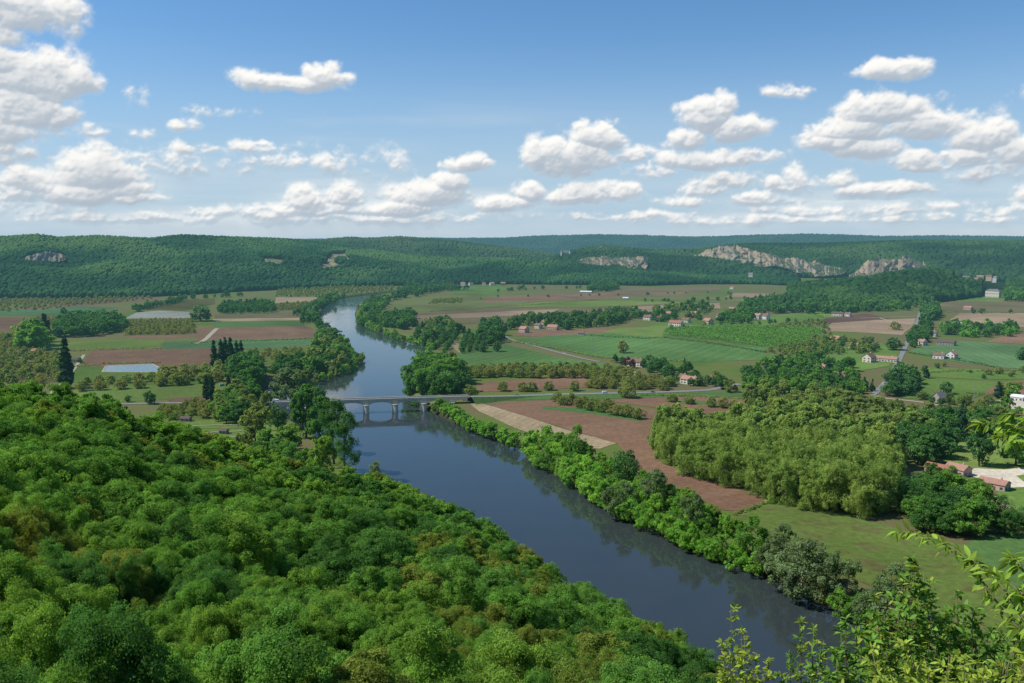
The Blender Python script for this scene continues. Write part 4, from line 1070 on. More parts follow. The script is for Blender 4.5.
    t_area('orchard_tree', ['walnut'], [(248,362),(252,352),(300,349),(312,354),(290,364)], 16, (6,8), 'thin brownish tree in the orchard above the river bend', 'thin trees above the river bend', .15)
    # far orchards: too many to count apart
    for nm, sp, poly, st, hh in (('w', ['walnut'], [(127,335),(129,322),(193,320.5),(194,334)], 12, (6,8)), ('w', ['walnut'], [(-50,350),(-50,335),(30,335),(50,343),(40,350)], 15, (6,8)),
                              ('w', ['walnut','oliv'], [(-40,314),(-40,300),(60,299),(150,296),(155,299),(100,304),(40,310)], 22, (5,8)), ('w', ['walnut'], [(16,327),(25,320),(66,317),(56,330)], 14, (5,7)),
                              ('w', ['walnut','oliv'], [(276,297),(276,289),(330,287),(395,286.5),(392,292),(344,294),(320,297)], 22, (6,9)), ('w', ['walnut'], [(428,304),(434,300),(462,299),(464,303)], 13, (5,7)),
                              ('w', ['walnut','oliv'], [(276,311),(277,304),(318,302),(312,309)], 18, (5,7)), ('w', ['oliv','walnut_g'], [(766,352),(775,347),(822,342),(826,356),(800,358)], 14, (6,8)), ('w', ['walnut_g','oliv'],[(760,330),(790,323),(822,320),(835,340),(824,345),(822,328)], 18, (5,8))):
        t_area('distant_orchard', sp, poly, st, hh, 'many', None, .12, 1.0)
    # --- hedges and groves of the right plain
    lab = 'tree in the long belt around the hamlet across the valley'; grp = 'trees of the belt around the hamlet'
    t_area('hamlet_tree', ['dark','wood_d','wood_d','oliv','conifer'], [(502,333),(514,321),(545,318),(580,316),(604,314),(640,312),(640,319),(612,326),(585,328),(560,331),(545,326),(520,327)], 17, (10,17), lab, grp, .3)
    t_line('hamlet_tree', ['dark','wood_d','oliv'], [(604,325),(640,316),(660,322),(690,317),(700,320)], 15, (9,15), lab, grp, .35)
    t_area('hamlet_tree', ['dark','wood_d','oliv','walnut_g'], [(650,318),(655,310),(700,304),(714,309),(700,317),(690,312)], 19, (9,15), lab, grp, .3)
    t_area('hamlet_tree', ['wood_d','dark','wood_a'], [(716,324),(724,316),(750,311),(760,318),(750,324)], 16, (9,14), lab, grp, .3)
    t_line('hamlet_tree', ['wood_d','oliv'], [(668,330),(700,326),(720,325),(760,325),(800,322)], 22, (5,9), lab, grp, .35, drop=.2)
    lab = 'dark tree in the hedges on the back of the plain below the cliffs'; grp = 'hedge trees below the cliffs'
    t_area('back_hedge_tree', ['dark','wood_d'], [(588,292.5),(592,286.5),(616,285),(618,291)], 20, (13,20), lab, grp, .3)
    t_line('back_hedge_tree', ['dark','wood_d'], [(386,301),(410,297),(430,293),(455,290),(470,290)], 20, (12,19), lab, grp, .4)
    t_area('back_hedge_tree', ['dark','wood_d'], [(395,297),(400,288),(450,284),(456,289),(430,293)], 22, (12,18), lab, grp, .4)
    t_line('back_hedge_tree', ['dark','wood_d'], [(500,292),(520,290.5),(545,289),(560,289),(600,288)], 24, (9,15), lab, grp, .4)
    t_line('back_hedge_tree', ['dark','oliv','wood_d'], [(480,299),(520,297),(600,296),(700,293),(740,296)], 34, (5,9), lab, grp, .5, drop=.2)
    t_line('back_hedge_tree', ['dark','oliv','wood_d'], [(640,302),(700,301),(760,299),(800,300)], 20, (6,11), lab, grp, .5, drop=.2)
    t_area('back_hedge_tree', ['dark','wood_d'], [(735,313),(742,304),(790,298),(800,306),(830,302),(860,306),(880,310),(840,314),(790,314)], 19, (11,18), lab, grp, .3)
    t_px('back_hedge_tree', 'conifer', 784, 309, 14, 'tall dark conifer below the long cliff, left of two', wide=1); t_px('back_hedge_tree', 'conifer', 790, 308, 13, 'tall dark conifer below the long cliff, right of two', wide=1)
    # --- right: houses among trees
    lab = 'green tree of the wooded belt above the plane trees'; grp = 'trees of the wooded belt above the plane trees'
    t_area('village_tree', ['dark','wood_d','wood_a','conifer'], [(740,392),(745,376),(770,368),(800,362),(830,362),(850,368),(855,384),(880,392),(850,400),(800,396)], 16, (10,16), lab, grp, .3, 1.1)
    t_area('village_tree', ['dark','conifer'], [(885,396),(892,378),(905,374),(920,384),(918,398)], 12, (12,18), lab, grp, .25, 1.1)
    t_line('village_tree', ['dark','wood_d','oliv'], [(700,388),(715,382),(728,392)], 13, (9,15), lab, grp, .35)
    t_line('village_tree', ['dark','wood_d','purple'], [(616,362),(624,364),(632,368),(648,366),(655,368),(662,372)], 13, (8,12), lab, grp, .3)
    t_area('village_tree', ['dark','wood_d'], [(645,372),(650,364),(680,370),(700,376),(704,388),(690,386),(670,380)], 15, (8,13), lab, grp, .3)
    t_area('village_tree', ['oliv','dark','walnut_g'], [(800,348),(815,340),(850,341),(878,345),(878,353),(840,356)], 18, (7,12), lab, grp, .3)
    lab = 'tree lining the straight lane on the right'; grp = 'trees lining the straight lane'
    t_line('lane_side_tree', ['dark','wood_d','conifer'], [(912,347),(920,340),(926,333),(926,322),(928,316)], 14, (9,16), lab, grp, .35)
    t_area('lane_side_tree', ['dark','wood_d'], [(906,345),(912,330),(928,334),(928,344)], 15, (9,15), lab, grp, .3)
    t_area('lane_side_tree', ['dark'], [(922,322),(924,310),(938,309),(938,320)], 14, (15,22), lab, grp, .25)
    t_px('lane_side_tree', 'dark', 893, 350, 12, 'broad dark tree left of the straight lane', wide=1.5)
    t_area('lane_side_tree', ['dark','wood_d','bank'], [(938,336),(942,326),(980,328),(1015,326),(1018,336),(980,338)], 17, (9,15), lab, grp, .35)
    t_px('field_tree', 'walnut', 895, 330, 8, 'small bare-looking tree alone in the pale field', wide=1.1); t_px('field_tree', 'walnut', 623, 353, 13, 'bare spindly tree alone in the big green field', wide=.8)
    lab = 'tree in the hedges at the foot of the wooded knoll'; grp = 'trees at the foot of the wooded knoll'
    t_area('knoll_tree', ['dark','wood_d','wood_a'], [(790,312),(800,303),(850,301),(905,302),(925,306),(900,312),(850,312)], 20, (10,17), lab, grp, .35)
    t_line('knoll_tree', ['dark','wood_d'], [(970,313),(985,312),(1005,313),(1030,312)], 24, (7,12), lab, grp, .5, drop=.2)
    t_area('knoll_tree', ['wood_a','wood_d'], [(1005,302),(1006,291),(1060,288),(1060,303)], 18, (14,20), lab, grp, .3)
    t_line('knoll_tree', ['oliv','dark'], [(925,372),(935,366),(960,372),(985,376),(1024,374)], 16, (4,8), lab, grp, .5, drop=.2)
    t_line('knoll_tree', ['walnut','oliv'], [(985,376),(1024,372),(1060,372)], 13, (6,9), lab, grp, .4, drop=.1)
    t_px('field_tree', 'dark', 1022, 360, 12, 'dark round tree at the right edge of the blue-green field', wide=1.1)
    t_px('field_tree', 'conifer', 926, 378, 13, 'dark pointed tree below the blue-green field', wide=1.1)
    t_px('field_tree', 'dark', 946, 394, 12, 'dark tree left of the brown field at right', wide=1.2)
    t_px('field_tree', 'conifer', 998, 398, 16, 'dark pointed tree behind the pale gravel yard at right', wide=1.4); t_px('field_tree', 'wood_b', 1010, 398, 14, 'yellow-green tree behind the pale gravel yard at right', wide=1.4)
    t_px('field_tree', 'wood_a', 1006, 412, 13, 'green tree standing in the pale gravel yard at right', wide=.9)
    lab = 'tree along the small road above the lawn'; grp = 'trees along the small road above the lawn'
    t_line('roadside_tree', ['oliv','walnut_g','dark'], [(925,398),(940,406),(960,402),(975,410),(985,408)], 12, (7,11), lab, grp, .4)
plant_hillside()
plant_valley()

# ---- set them out: the 280 of a name that show largest are things, the rest is one mass
def plant_all():
    global TREES
    xs = np.array([t[2][0] for t in TREES]); ys = np.array([t[2][1] for t in TREES]); zz = np.maximum(land_h(xs, ys), -5.2)
    TREES = [t[:2] + ((t[2][0], t[2][1], float(z) if t[2][2] is None else t[2][2]),) + t[3:] for t, z in zip(TREES, zz)]
    by = {}
    for tr in TREES: by.setdefault(tr[0], []).append(tr)
    for name, L in by.items():
        L.sort(key=lambda t: -(t[3] / math.hypot(t[2][0], t[2][1])))
        cap = 0 if name == 'distant_orchard' else 290
        for tr in L[:cap]:
            _, sp, pos, h, hw, label, group, cat = tr
            d = math.hypot(pos[0], pos[1]); lod = lod_of(d)
            crown, trunk, both, H, R = proto(sp, lod, random.randrange(NVAR[lod]))
            sc = (hw / R, hw / R, h / H); rz = random.uniform(0, 6.283)
            if h / d * F < 15:
                o = link(name, both); tag(o, label, cat, group)
            else:
                o = thing(name, label, cat, group=group)
                link('crown', crown, o); link('trunk', trunk, o)
            o.location = pos; o.rotation_euler = (0, 0, rz); o.scale = sc
        if L[cap:]: mass(name + 's' if name != 'distant_orchard' else 'distant_orchard', L[cap:])
def mass(name, L):
    P = np.array([t[2] for t in L]); key = []; protos = []; sc = []
    for t in L:
        lod = lod_of(math.hypot(t[2][0], t[2][1])); v = random.randrange(min(3, NVAR[lod])); k = (t[1], lod, v)
        if k not in protos: protos.append(k)
        key.append(protos.index(k)); H, R = SPECIES[t[1]][2], SPECIES[t[1]][3]; sc.append((t[4] / R, t[4] / R, t[3] / H))
    me = bpy.data.meshes.new(name); me.from_pydata([tuple(p) for p in P], [], [])
    a = me.attributes.new('pick', 'INT', 'POINT'); a.data.foreach_set('value', key)
    a = me.attributes.new('size', 'FLOAT_VECTOR', 'POINT'); a.data.foreach_set('vector', np.array(sc, np.float32).ravel())
    a = me.attributes.new('turn', 'FLOAT_VECTOR', 'POINT'); a.data.foreach_set('vector', np.array([(0, 0, random.uniform(0, 6.283)) for _ in L], np.float32).ravel())
    o = link(name, me); tag(o, kind='stuff')
    g = bpy.data.node_groups.new(name, 'GeometryNodeTree')
    g.interface.new_socket('Geometry', in_out='INPUT', socket_type='NodeSocketGeometry'); g.interface.new_socket('Geometry', in_out='OUTPUT', socket_type='NodeSocketGeometry')
    gi = g.nodes.new('NodeGroupInput'); go = g.nodes.new('NodeGroupOutput'); jn = g.nodes.new('GeometryNodeJoinGeometry')
    def attr(n, ty):
        q = g.nodes.new('GeometryNodeInputNamedAttribute'); q.data_type = ty; q.inputs[0].default_value = n; return q.outputs[0]
    pk, sz, tu = attr('pick', 'INT'), attr('size', 'FLOAT_VECTOR'), attr('turn', 'FLOAT_VECTOR')
    er = g.nodes.new('FunctionNodeEulerToRotation'); g.links.new(tu, er.inputs[0])
    for i, k in enumerate(protos):
        po = bpy.data.objects.new('tree_kind', proto(*k)[2])
        c = g.nodes.new('FunctionNodeCompare'); c.data_type = 'INT'; c.operation = 'EQUAL'
        ins = [s for s in c.inputs if s.type == 'INT']; g.links.new(pk, ins[0]); ins[1].default_value = i
        oi = g.nodes.new('GeometryNodeObjectInfo'); oi.inputs[0].default_value = po
        ip = g.nodes.new('GeometryNodeInstanceOnPoints')
        g.links.new(gi.outputs[0], ip.inputs['Points']); g.links.new(c.outputs[0], ip.inputs['Selection'])
        g.links.new(oi.outputs['Geometry'], ip.inputs['Instance']); g.links.new(er.outputs[0], ip.inputs['Rotation']); g.links.new(sz, ip.inputs['Scale'])
        g.links.new(ip.outputs[0], jn.inputs[0])
    g.links.new(jn.outputs[0], go.inputs[0])
    md = o.modifiers.new('trees', 'NODES'); md.node_group = g
plant_all()
import collections
print('TREES', len(TREES), collections.Counter(t[0] for t in TREES), 'protos', len(_proto))
# ------------------------------------------------------------------ cliffs
def stone_mat():
    m, t = new_mat('limestone')
    geo = t.new('ShaderNodeNewGeometry'); P = geo.outputs['Position']
    n1 = t.noise(P, .018, 5, .6); n2 = t.noise(t.vec('MULTIPLY', P, (1, 1, .45)), .045, 5, .65); n3 = t.noise(P, .05, 5, .65)
    col = t.ramp(n1, [(.34, (.21,.19,.165)), (.45, (.30,.25,.19)), (.55, (.37,.255,.155)), (.66, (.27,.245,.205))])
    col = t.mix(t.maprange(n2, .50, .66, 0, .6), col, (.13,.115,.10,1))
    sx = t.new('ShaderNodeSeparateXYZ'); t.l.new(geo.outputs['Normal'], sx.inputs[0])
    veg = t.math('ADD', t.maprange(n3, .62, .68, 0, .85), t.maprange(sx.outputs[2], .72, .95, 0, .9), clamp=True)
    col = t.mix(veg, col, (.026,.055,.020,1))
    d = t.new('ShaderNodeBsdfDiffuse'); t.put(d.inputs[0], col)
    return finish(m, t, d.outputs[0])
STONE_CLIFF = stone_mat()
def cliff(label, top, bot, d, relief=34, seed=0, lean=22):
    a = np.array(top, float); b = np.array(bot, float); d0, d1 = d if isinstance(d, tuple) else (d, d)
    pxs = np.arange(a[0, 0], a[-1, 0] + .01, .35); nv = 26
    rt = np.interp(pxs, a[:, 0], a[:, 1]) + fbm(pxs / 4, pxs * 0, seed, 3) * 1.6 + (vnoise(pxs / 2.2, pxs * 0, seed + 7) - .5) * 1.0
    rb = np.interp(pxs, b[:, 0], b[:, 1]) + fbm(pxs / 5, pxs * 0 + 5, seed + 3, 3) * 1.5 + 1.0
    V = []
    for i, px in enumerate(pxs):
        d = d0 + (d1 - d0) * i / len(pxs)
        edge = min(1, (px - pxs[0]) / 5 + .1, (pxs[-1] - px) / 5 + .1)
        for j in range(nv + 1):
            v = j / nv; row = rt[i] + (rb[i] - rt[i]) * (v if edge >= 1 else .5 + (v - .5) * edge)
            rel = float(fbm(np.array([px / 8]), np.array([row / 8]), seed + 11, 3)[0]) * relief * .7 + float(fbm(np.array([px / 2.6]), np.array([row / 2.2]), seed + 19, 3)[0]) * relief * .16
            p = at(px, row, d + rel + (1 - v) * lean); V.append(p[:])
        V.append((at(px, rt[i] + .1, d + lean + 90))[:])
    nc = nv + 2; n = len(pxs)
    V = np.array(V).reshape(n, nc, 3); V = np.concatenate([V[:, -1:], V[:, :-1]], 1).reshape(-1, 3)
    ii = (np.arange(n - 1)[:, None] * nc + np.arange(nc - 1)[None]).ravel()
    o = link('cliff', mesh_np('cliff', V, np.stack([ii, ii + 1, ii + nc + 1, ii + nc], 1), [STONE_CLIFF]))
    tag(o, label, 'cliff')
cliff('orange-tan cliff of broken rock above the far village, left of the long cliffs', [(577,259),(590,257.5),(604,256),(618,258),(632,257),(648,256.5)], [(577,262),(590,266),(606,269.5),(620,267.5),(632,269),(648,271)], 3530, seed=1, lean=70)
cliff('pale rock outcrop in the crest wood above the orange cliff', [(592,249),(600,246.8),(612,248.8)], [(592,250.5),(600,251),(612,250.8)], 3960, 20, seed=2)
cliff('long pale cliff wall stepping down towards the middle of the right hills', [(690,258),(703,251),(716,246.5),(730,245),(745,247.5),(758,251.5),(772,255),(786,258),(800,258.5),(815,261),(828,266),(846,269)],
      [(690,261),(703,264.5),(716,265.5),(740,266.5),(760,266),(772,265),(786,267.5),(800,273),(812,275.5),(828,275),(846,273)], (3780, 3490), 40, seed=3, lean=100)
cliff('broken grey-tan cliff above the wooded knoll with rock towers', [(846,276),(858,270),(868,260),(878,257.5),(888,259),(900,259.5),(906,255),(914,260),(922,262),(930,263)],
      [(846,281),(860,281),(872,281),(890,279),(905,275),(914,272),(922,270),(930,268)], (3440, 3600), 34, seed=4, lean=80)
cliff('grey rock face in the wood of the left hill', [(25,257),(34,253.5),(45,251.5),(56,253),(66,256)], [(25,261),(36,262.5),(48,263),(58,261.5),(66,260)], 3010, 22, seed=5)
cliff('small pale quarry cut high in the wooded hill above the river bend', [(331,257),(338,255.5),(346,256)], [(331,260),(339,260.5),(346,259)], 3385, 10, seed=6)

# ------------------------------------------------------------------ bridge
BM = dict(stone=flat_mat('bridge_stone', (.64,.54,.40), .9, .25, .8), pale=flat_mat('pale_stone', (.72,.63,.49), .9, .2, .8), tar=FM['road'])
DECK = 6.0
def bridge():
    P0, P1 = G(256, 402.6, DECK), G(467, 396.1, DECK)
    ax = (P1 - P0); ax.z = 0; Ltot = ax.length; u = ax.normalized(); rz = math.atan2(u.y, u.x)
    def along(px):      # where the axis is seen at px
        r = ray(px, 400); k = (P0.x * u.y - P0.y * u.x) / (r.x * u.y - r.y * u.x); return (Vector((r.x * k, r.y * k)) - Vector((P0.x, P0.y))).dot(Vector((u.x, u.y)))
    s1, s2, s3 = along(366), along(394.7), along(423.4); sp = (s3 - s1) / 2
    piers = [s1 + sp * k for k in range(-4, 4) if 8 < s1 + sp * k < Ltot - 8]
    t = thing('stone_bridge', 'long low stone arch bridge crossing the river on round-nosed piers', 'bridge', (P0.x, P0.y, 0), rz)
    W = 4.2; pw = 2.7
    for s in piers:
        mb = MB(); out = [(s - pw, -W), (s - pw * .6, -W - 1.5), (s, -W - 2.2), (s + pw * .6, -W - 1.5), (s + pw, -W), (s + pw, W), (s + pw * .6, W + 1.5), (s, W + 2.2), (s - pw * .6, W + 1.5), (s - pw, W)]
        n = len(out); mb.add([(x, y, -10.5) for x, y in out] + [(x, y, .9) for x, y in out], [(i, (i + 1) % n, n + (i + 1) % n, n + i) for i in range(n)] + [tuple(range(n, 2 * n))])
        p = mb.obj('pier', BM['pale'], t)
        cb = MB(); c2 = [(s + (x - s) * 1.12, y * 1.05) for x, y in out]
        cb.add([(x, y, .903) for x, y in c2] + [(x, y, 1.5) for x, y in c2] + [(s, -W, 2.6), (s, W, 2.6)], [(i, (i + 1) % n, n + (i + 1) % n, n + i) for i in range(n)] + [tuple(range(n))[::-1]] + [tuple(range(n, 2 * n))])
        cb.obj('pier_cap', BM['pale'], p)
    ends = [0.0] + piers + [Ltot]
    for a, b in zip(ends[:-1], ends[1:]):
        a2, b2 = a + pw * .75, b - pw * .75
        if a == 0: a2 = 0
        if b == Ltot: b2 = Ltot
        full = b - a > sp * .8 and a > 0 and b < Ltot
        mb = MB(); N = 18; vs = []
        xs = [a2 - (pw * .75 if a > 0 else 0)] + [a2 + (b2 - a2) * k / N for k in range(N + 1)] + [b2 + (pw * .75 if b < Ltot else 0)]
        for i, x in enumerate(xs):
            q = min(max((x - a2) / (b2 - a2), 0), 1)
            z = .9 + 2.7 * (1 - (2 * q - 1) ** 2) ** .62
            if i in (0, len(xs) - 1): z = .9
            for y in (-W, W): vs += [(x, y, z), (x, y, DECK - .75)]
        fs = []
        for i in range(len(xs) - 1):
            o, p = i * 4, i * 4 + 4
            fs += [(o, p, p + 1, o + 1), (p + 2, o + 2, o + 3, p + 3), (o, o + 2, p + 2, p)]
        mb.add(vs, fs); mb.obj('arch', BM['stone'], t)
    mb = MB(); mb.box(-2, Ltot + 2, -W - .35, W + .35, DECK - .747, DECK - .35); mb.obj('deck', BM['pale'], t)
    mb = MB(); mb.box(-2, Ltot + 2, -W + .45, W - .45, DECK - .347, DECK - .25); mb.obj('roadway', FM['road'], t)
    for y in (-W - .1, W - .25):
        mb = MB(); mb.box(-2, Ltot + 2, y, y + .35, DECK - .347, DECK + .62); pz = mb.obj('parapet', BM['stone'], t)
        mb = MB(); mb.box(-2, Ltot + 2, y - .08, y + .43, DECK + .623, DECK + .8); mb.obj('coping', BM['pale'], pz)
    # the road climbs to the bridge on grassy banks
    def ramp(pa, pb):
        a, b = Vector((pa[0], pa[1], 0)), G(*pb); d = (b - a); d.z = 0; n = Vector((-d.y, d.x, 0)).normalized(); vs = []
        N = 12
        for k in range(N + 1):
            p = a.lerp(b, k / N); z = (DECK - .34) * (1 - k / N) ** 1.2 + .05
            vs += [tuple(p + n * (4.5 + z * 1.7)) [:2] + (-.4,), tuple(p + n * 4.4)[:2] + (z,), tuple(p - n * 4.4)[:2] + (z,), tuple(p - n * (4.5 + z * 1.7))[:2] + (-.4,)]
        fs = [(4*i+j, 4*i+j+1, 4*i+j+5, 4*i+j+4) for i in range(N) for j in range(3)]
        mb = MB(); mb.add(vs, fs); me = mb.mesh('road_bank', [FM['deep']])
        if me.polygons[1].normal.z < 0: me.flip_normals()
        tag(link('road_bank', me), kind='structure')
        mb = MB(); vs2 = []
        for k in range(N + 1):
            p = a.lerp(b, k / N); z = (DECK - .34) * (1 - k / N) ** 1.2 + .075
            vs2 += [tuple(p + n * 3.6)[:2] + (z,), tuple(p - n * 3.6)[:2] + (z,)]
        mb.add(vs2, [(2*i, 2*i+1, 2*i+3, 2*i+2) for i in range(N)]); me = mb.mesh('road', [FM['road']])
        if me.polygons[0].normal.z < 0: me.flip_normals()
        tag(link('road', me), kind='structure')
    e = P0 + u * (Ltot + 1.9); s = P0 - u * 1.9
    def ramp2(start, px, row):
        ramp((start.x, start.y), (px, row))
    ramp2(e, 545, 394.6); ramp2(s, 200, 402.8)
bridge()

# ------------------------------------------------------------------ houses
WALLS = dict(cream=flat_mat('cream_render', (.66,.58,.44), .9, .12, .5), ochre=flat_mat('ochre_stone', (.56,.43,.28), .9, .2, .6), white=flat_mat('white_render', (.74,.70,.62), .9, .08, .5),
             pink=flat_mat('pink_render', (.55,.38,.31), .9, .1, .5), grey=flat_mat('grey_stone', (.33,.29,.24), .9, .2, .6))
ROOFS = dict(brown=flat_mat('brown_tiles', (.20,.115,.080), .9, .35, 1.2), red=flat_mat('red_tiles', (.32,.145,.095), .9, .3, 1.2), dark=flat_mat('dark_tiles', (.115,.088,.072), .9, .3, 1.2),
             rose=flat_mat('rose_tiles', (.36,.20,.15), .9, .25, 1.2), white=flat_mat('white_sheet_roof', (.70,.70,.68), .7, .06, .3), grey=flat_mat('slate', (.17,.16,.16), .8, .2, 1))
WOODP = flat_mat('painted_shutters', (.20,.25,.27), .7, .1); GLASS = flat_mat('window_glass', (.035,.042,.050), .15, .1, 1, .5); DOORM = flat_mat('door_wood', (.16,.10,.06), .7, .15)
def house(px, row, w, d, h, turn, wall, roof, label, rh=None, hip=False, chimney=True, z=0.0, group=None, name='house', small=False, dist=None, base=0.0, cat='house'):
    p = G(px, row, z) if dist is None else at(px, row, dist)
    if not small:
        w, d, h = w * 1.18, d * 1.15, h * 1.12
        if abs(turn) < 0.8: turn = -abs(turn) - .22
    az = math.atan2(p.x, p.y)
    rh = rh or d * .30
    mb = MB(); W2, D2 = w / 2, d / 2; ov = .45
    mb.add([(-W2,-D2,-base-.6),(W2,-D2,-base-.6),(W2,D2,-base-.6),(-W2,D2,-base-.6),(-W2,-D2,h),(W2,-D2,h),(W2,D2,h),(-W2,D2,h)], [(0,1,5,4),(1,2,6,5),(2,3,7,6),(3,0,4,7)])
    if not hip: mb.add([(-W2,-D2,h),(-W2,D2,h),(-W2,0,h+rh),(W2,-D2,h),(W2,D2,h),(W2,0,h+rh)], [(1,0,2),(3,4,5)])
    rb = MB(); th = .28; k = min(W2 * .75, D2 * .9) if hip else -ov
    e = rh * ov / D2
    xo = W2 + ov
    lo = h - e + .02; hi = h + rh + .02
    vs = [(-xo,-D2-ov,lo),(xo,-D2-ov,lo),(W2-k,0,hi),(-W2+k,0,hi),(-xo,D2+ov,lo),(xo,D2+ov,lo)]
    vs += [(x, y, zz + th) for x, y, zz in vs]
    f = [(6,7,8,9),(9,8,11,10),(0,3,2,1),(3,4,5,2),(0,1,7,6),(5,4,10,11)]
    f += [(7,11,8),(10,6,9),(1,2,5),(4,3,0),(1,5,11,7),(4,0,6,10)] if hip else [(1,2,8,7),(2,5,11,8),(3,0,6,9),(4,3,9,10)]
    rb.add(vs, f)
    if small:
        o = len(mb.v); mb.v += rb.v; mb.f += [tuple(i + o for i in q) for q in rb.f]; mb.m += [1] * len(rb.f)
        ob = mb.obj(name, [WALLS[wall], ROOFS[roof]]); tag(ob, label, cat, group); ob.location = p; ob.rotation_euler = (0, 0, -az + turn); return ob
    t = thing(name, label, cat, tuple(p), -az + turn, group)
    mb.obj('wall', WALLS[wall], t)
    r = rb.obj('roof', ROOFS[roof], t)
    if chimney:
        cb = MB(); cb.box(W2*.45, W2*.45+.9, -.2, .7, h + rh * .55, h + rh + 1.3); cb.obj('chimney', WALLS[wall], r)
    n = max(2, int(w / 3.4)); floors = 2 if h > 5 else 1
    for side, L, cnt in (('f', w, n), ('l', d, max(1, int(d / 4))), ('r', d, max(1, int(d / 4)))):
        for fl in range(floors):
            for i in range(cnt):
                c = -L / 2 + L * (i + .5) / cnt; zb = .9 + fl * (h / floors)
                if side == 'f' and fl == 0 and i == cnt // 2:
                    db = MB(); db.box(c - .65, c + .65, -D2 - .06, -D2 + .02, .05, 2.3); db.obj('door', DOORM, t); continue
                wb = MB(); sb = MB()
                def bx(B, c0, c1, z0, z1, dep):
                    if side == 'f': B.box(c0, c1, -D2 - dep, -D2 + .02, z0, z1)
                    elif side == 'l': B.box(-W2 - dep, -W2 + .02, c0, c1, z0, z1)
                    else: B.box(W2 - .02, W2 + dep, c0, c1, z0, z1)
                bx(wb, c - .55, c + .55, zb, zb + 1.5, .03); wo = wb.obj('window', GLASS, t)
                bx(sb, c - 1.1, c - .57, zb - .05, zb + 1.55, .07); bx(sb, c + .57, c + 1.1, zb - .05, zb + 1.55, .07); sb.obj('shutters', WOODP, wo)
    return t
R_ = math.radians
house(636.5, 366, 18, 9, 5.2, R_(-20), 'cream', 'brown', 'long cream farmhouse with brown roof below the big green field', 3)
house(650, 366, 8, 7, 3.2, R_(-15), 'grey', 'dark', 'low grey outbuilding right of the long cream farmhouse', 2.2)
house(691, 384, 17, 9, 4.6, R_(25), 'cream', 'rose', 'rose-roofed house beside the bridge road near the junction', 3)
house(683, 382, 7, 7, 5.0, R_(25), 'ochre', 'brown', 'small ochre house left of the rose-roofed house', 3)
house(636.5, 378, 3.2, 3, 3.8, R_(0), 'white', 'white', 'tiny white gabled hut among the walnut trees', 2.2, chimney=False)
house(676, 326, 19, 10, 5.4, R_(15), 'white', 'red', 'white house with red roof in the hamlet across the valley', 3.6)
house(708, 324, 13, 10, 5.6, R_(-50), 'ochre', 'rose', 'ochre house showing its gable beside the dark hedge', 4)
house(648, 320, 13, 9, 5.2, R_(-20), 'white', 'brown', 'white house among trees left of the red-roofed house', 3.4)
house(524, 332.5, 12, 9, 5.5, R_(-35), 'pink', 'rose', 'pinkish house in the belt of trees beside the lane', 3.6)
house(538.5, 328.5, 9, 8, 5.0, R_(-30), 'cream', 'brown', 'small cream house between the pinkish and the ochre house', 3)
house(553, 330, 15, 9, 4.4, R_(-15), 'ochre', 'rose', 'low ochre house with broad tan roof in the belt of trees', 4)
house(758, 319, 11, 10, 6.0, R_(30), 'cream', 'rose', 'tall cream house at the end of the vineyard hedge, left of two', 3.6)
house(766, 319.5, 9, 9, 6.5, R_(30), 'white', 'brown', 'tall pale house at the end of the vineyard hedge, right of two', 3.6)
house(733, 311, 14, 9, 4.5, R_(0), 'pink', 'rose', 'low house with rose roof behind the hamlet trees', 3)
house(672, 312, 13, 9, 5, R_(10), 'pink', 'red', 'red-roofed house half hidden behind the hamlet trees', 3.5)
house(838, 316, 18, 9, 4.6, R_(10), 'cream', 'dark', 'cream house with dark roof behind the dark ploughed field', 3)
house(848, 316.5, 9, 8, 4.4, R_(-15), 'white', 'brown', 'small white house at the corner of the dark ploughed field', 3)
house(932, 336, 12, 9, 5, R_(-10), 'white', 'brown', 'white house among dark trees beside the straight lane', 3)
house(958, 327, 14, 9, 5, R_(10), 'white', 'white', 'bright white house with pale roof in the trees above the blue-green field', 2.8)
house(968, 328, 12, 9, 4.5, R_(-10), 'white', 'rose', 'white house with rose roof right of the bright white one', 2.8)
house(946, 345, 20, 9, 3.8, R_(5), 'grey', 'dark', 'long grey shed with dark roof at the edge of the blue-green field', 2.6, chimney=False)
house(836, 342, 13, 9, 5, R_(-35), 'pink', 'rose', 'pinkish house in the orchard left of the straight lane', 3.4)
house(869, 362, 10, 10, 5.6, R_(60), 'cream', 'brown', 'cream house turning its gable to the viewer, left of the lane', 4.4)
house(887, 361.5, 21, 8, 3.6, R_(5), 'cream', 'rose', 'long low house with rose roof beside the lane', 2.4)
house(939, 358.5, 11, 8, 4, R_(0), 'white', 'brown', 'low white house below the blue-green field, left of two', 2.6)
house(952, 358.5, 9, 9, 5, R_(65), 'white', 'rose', 'white house with upright gable below the blue-green field, right of two', 4)
house(839, 380, 13, 9, 4.6, R_(-10), 'pink', 'brown', 'small house with brown roof sunk in the wooded belt', 3)
house(901, 381, 16, 10, 4.0, R_(-25), 'grey', 'grey', 'grey-roofed house beneath the dark conifers by the lane', 4)
house(940, 402, 9, 8, 4, R_(50), 'grey', 'grey', 'small grey house with steep dark roof by the small road', 5)
house(958, 474, 11, 8, 3.6, R_(-20), 'pink', 'rose', 'house with rose-red roof beside the white gravel drive', 2.6)
house(940, 473, 14, 7, 3.2, R_(-12), 'pink', 'red', 'long red-roofed wing half hidden in the grove left of the drive', 2.2)
house(994, 488, 13, 8, 3.4, R_(-8), 'pink', 'rose', 'low rose-roofed barn in front of the gravel drive', 2.0)
house(993, 297.5, 28, 13, 15, R_(-8), 'cream', 'grey', 'big pale mansion with long grey roof beside the wooded knoll', 4.5, hip=True)
house(1018, 400.5, 9, 7, 3.4, R_(-6), 'white', 'white', 'small white shed at the back of the pale gravel yard', 1.8, chimney=False)
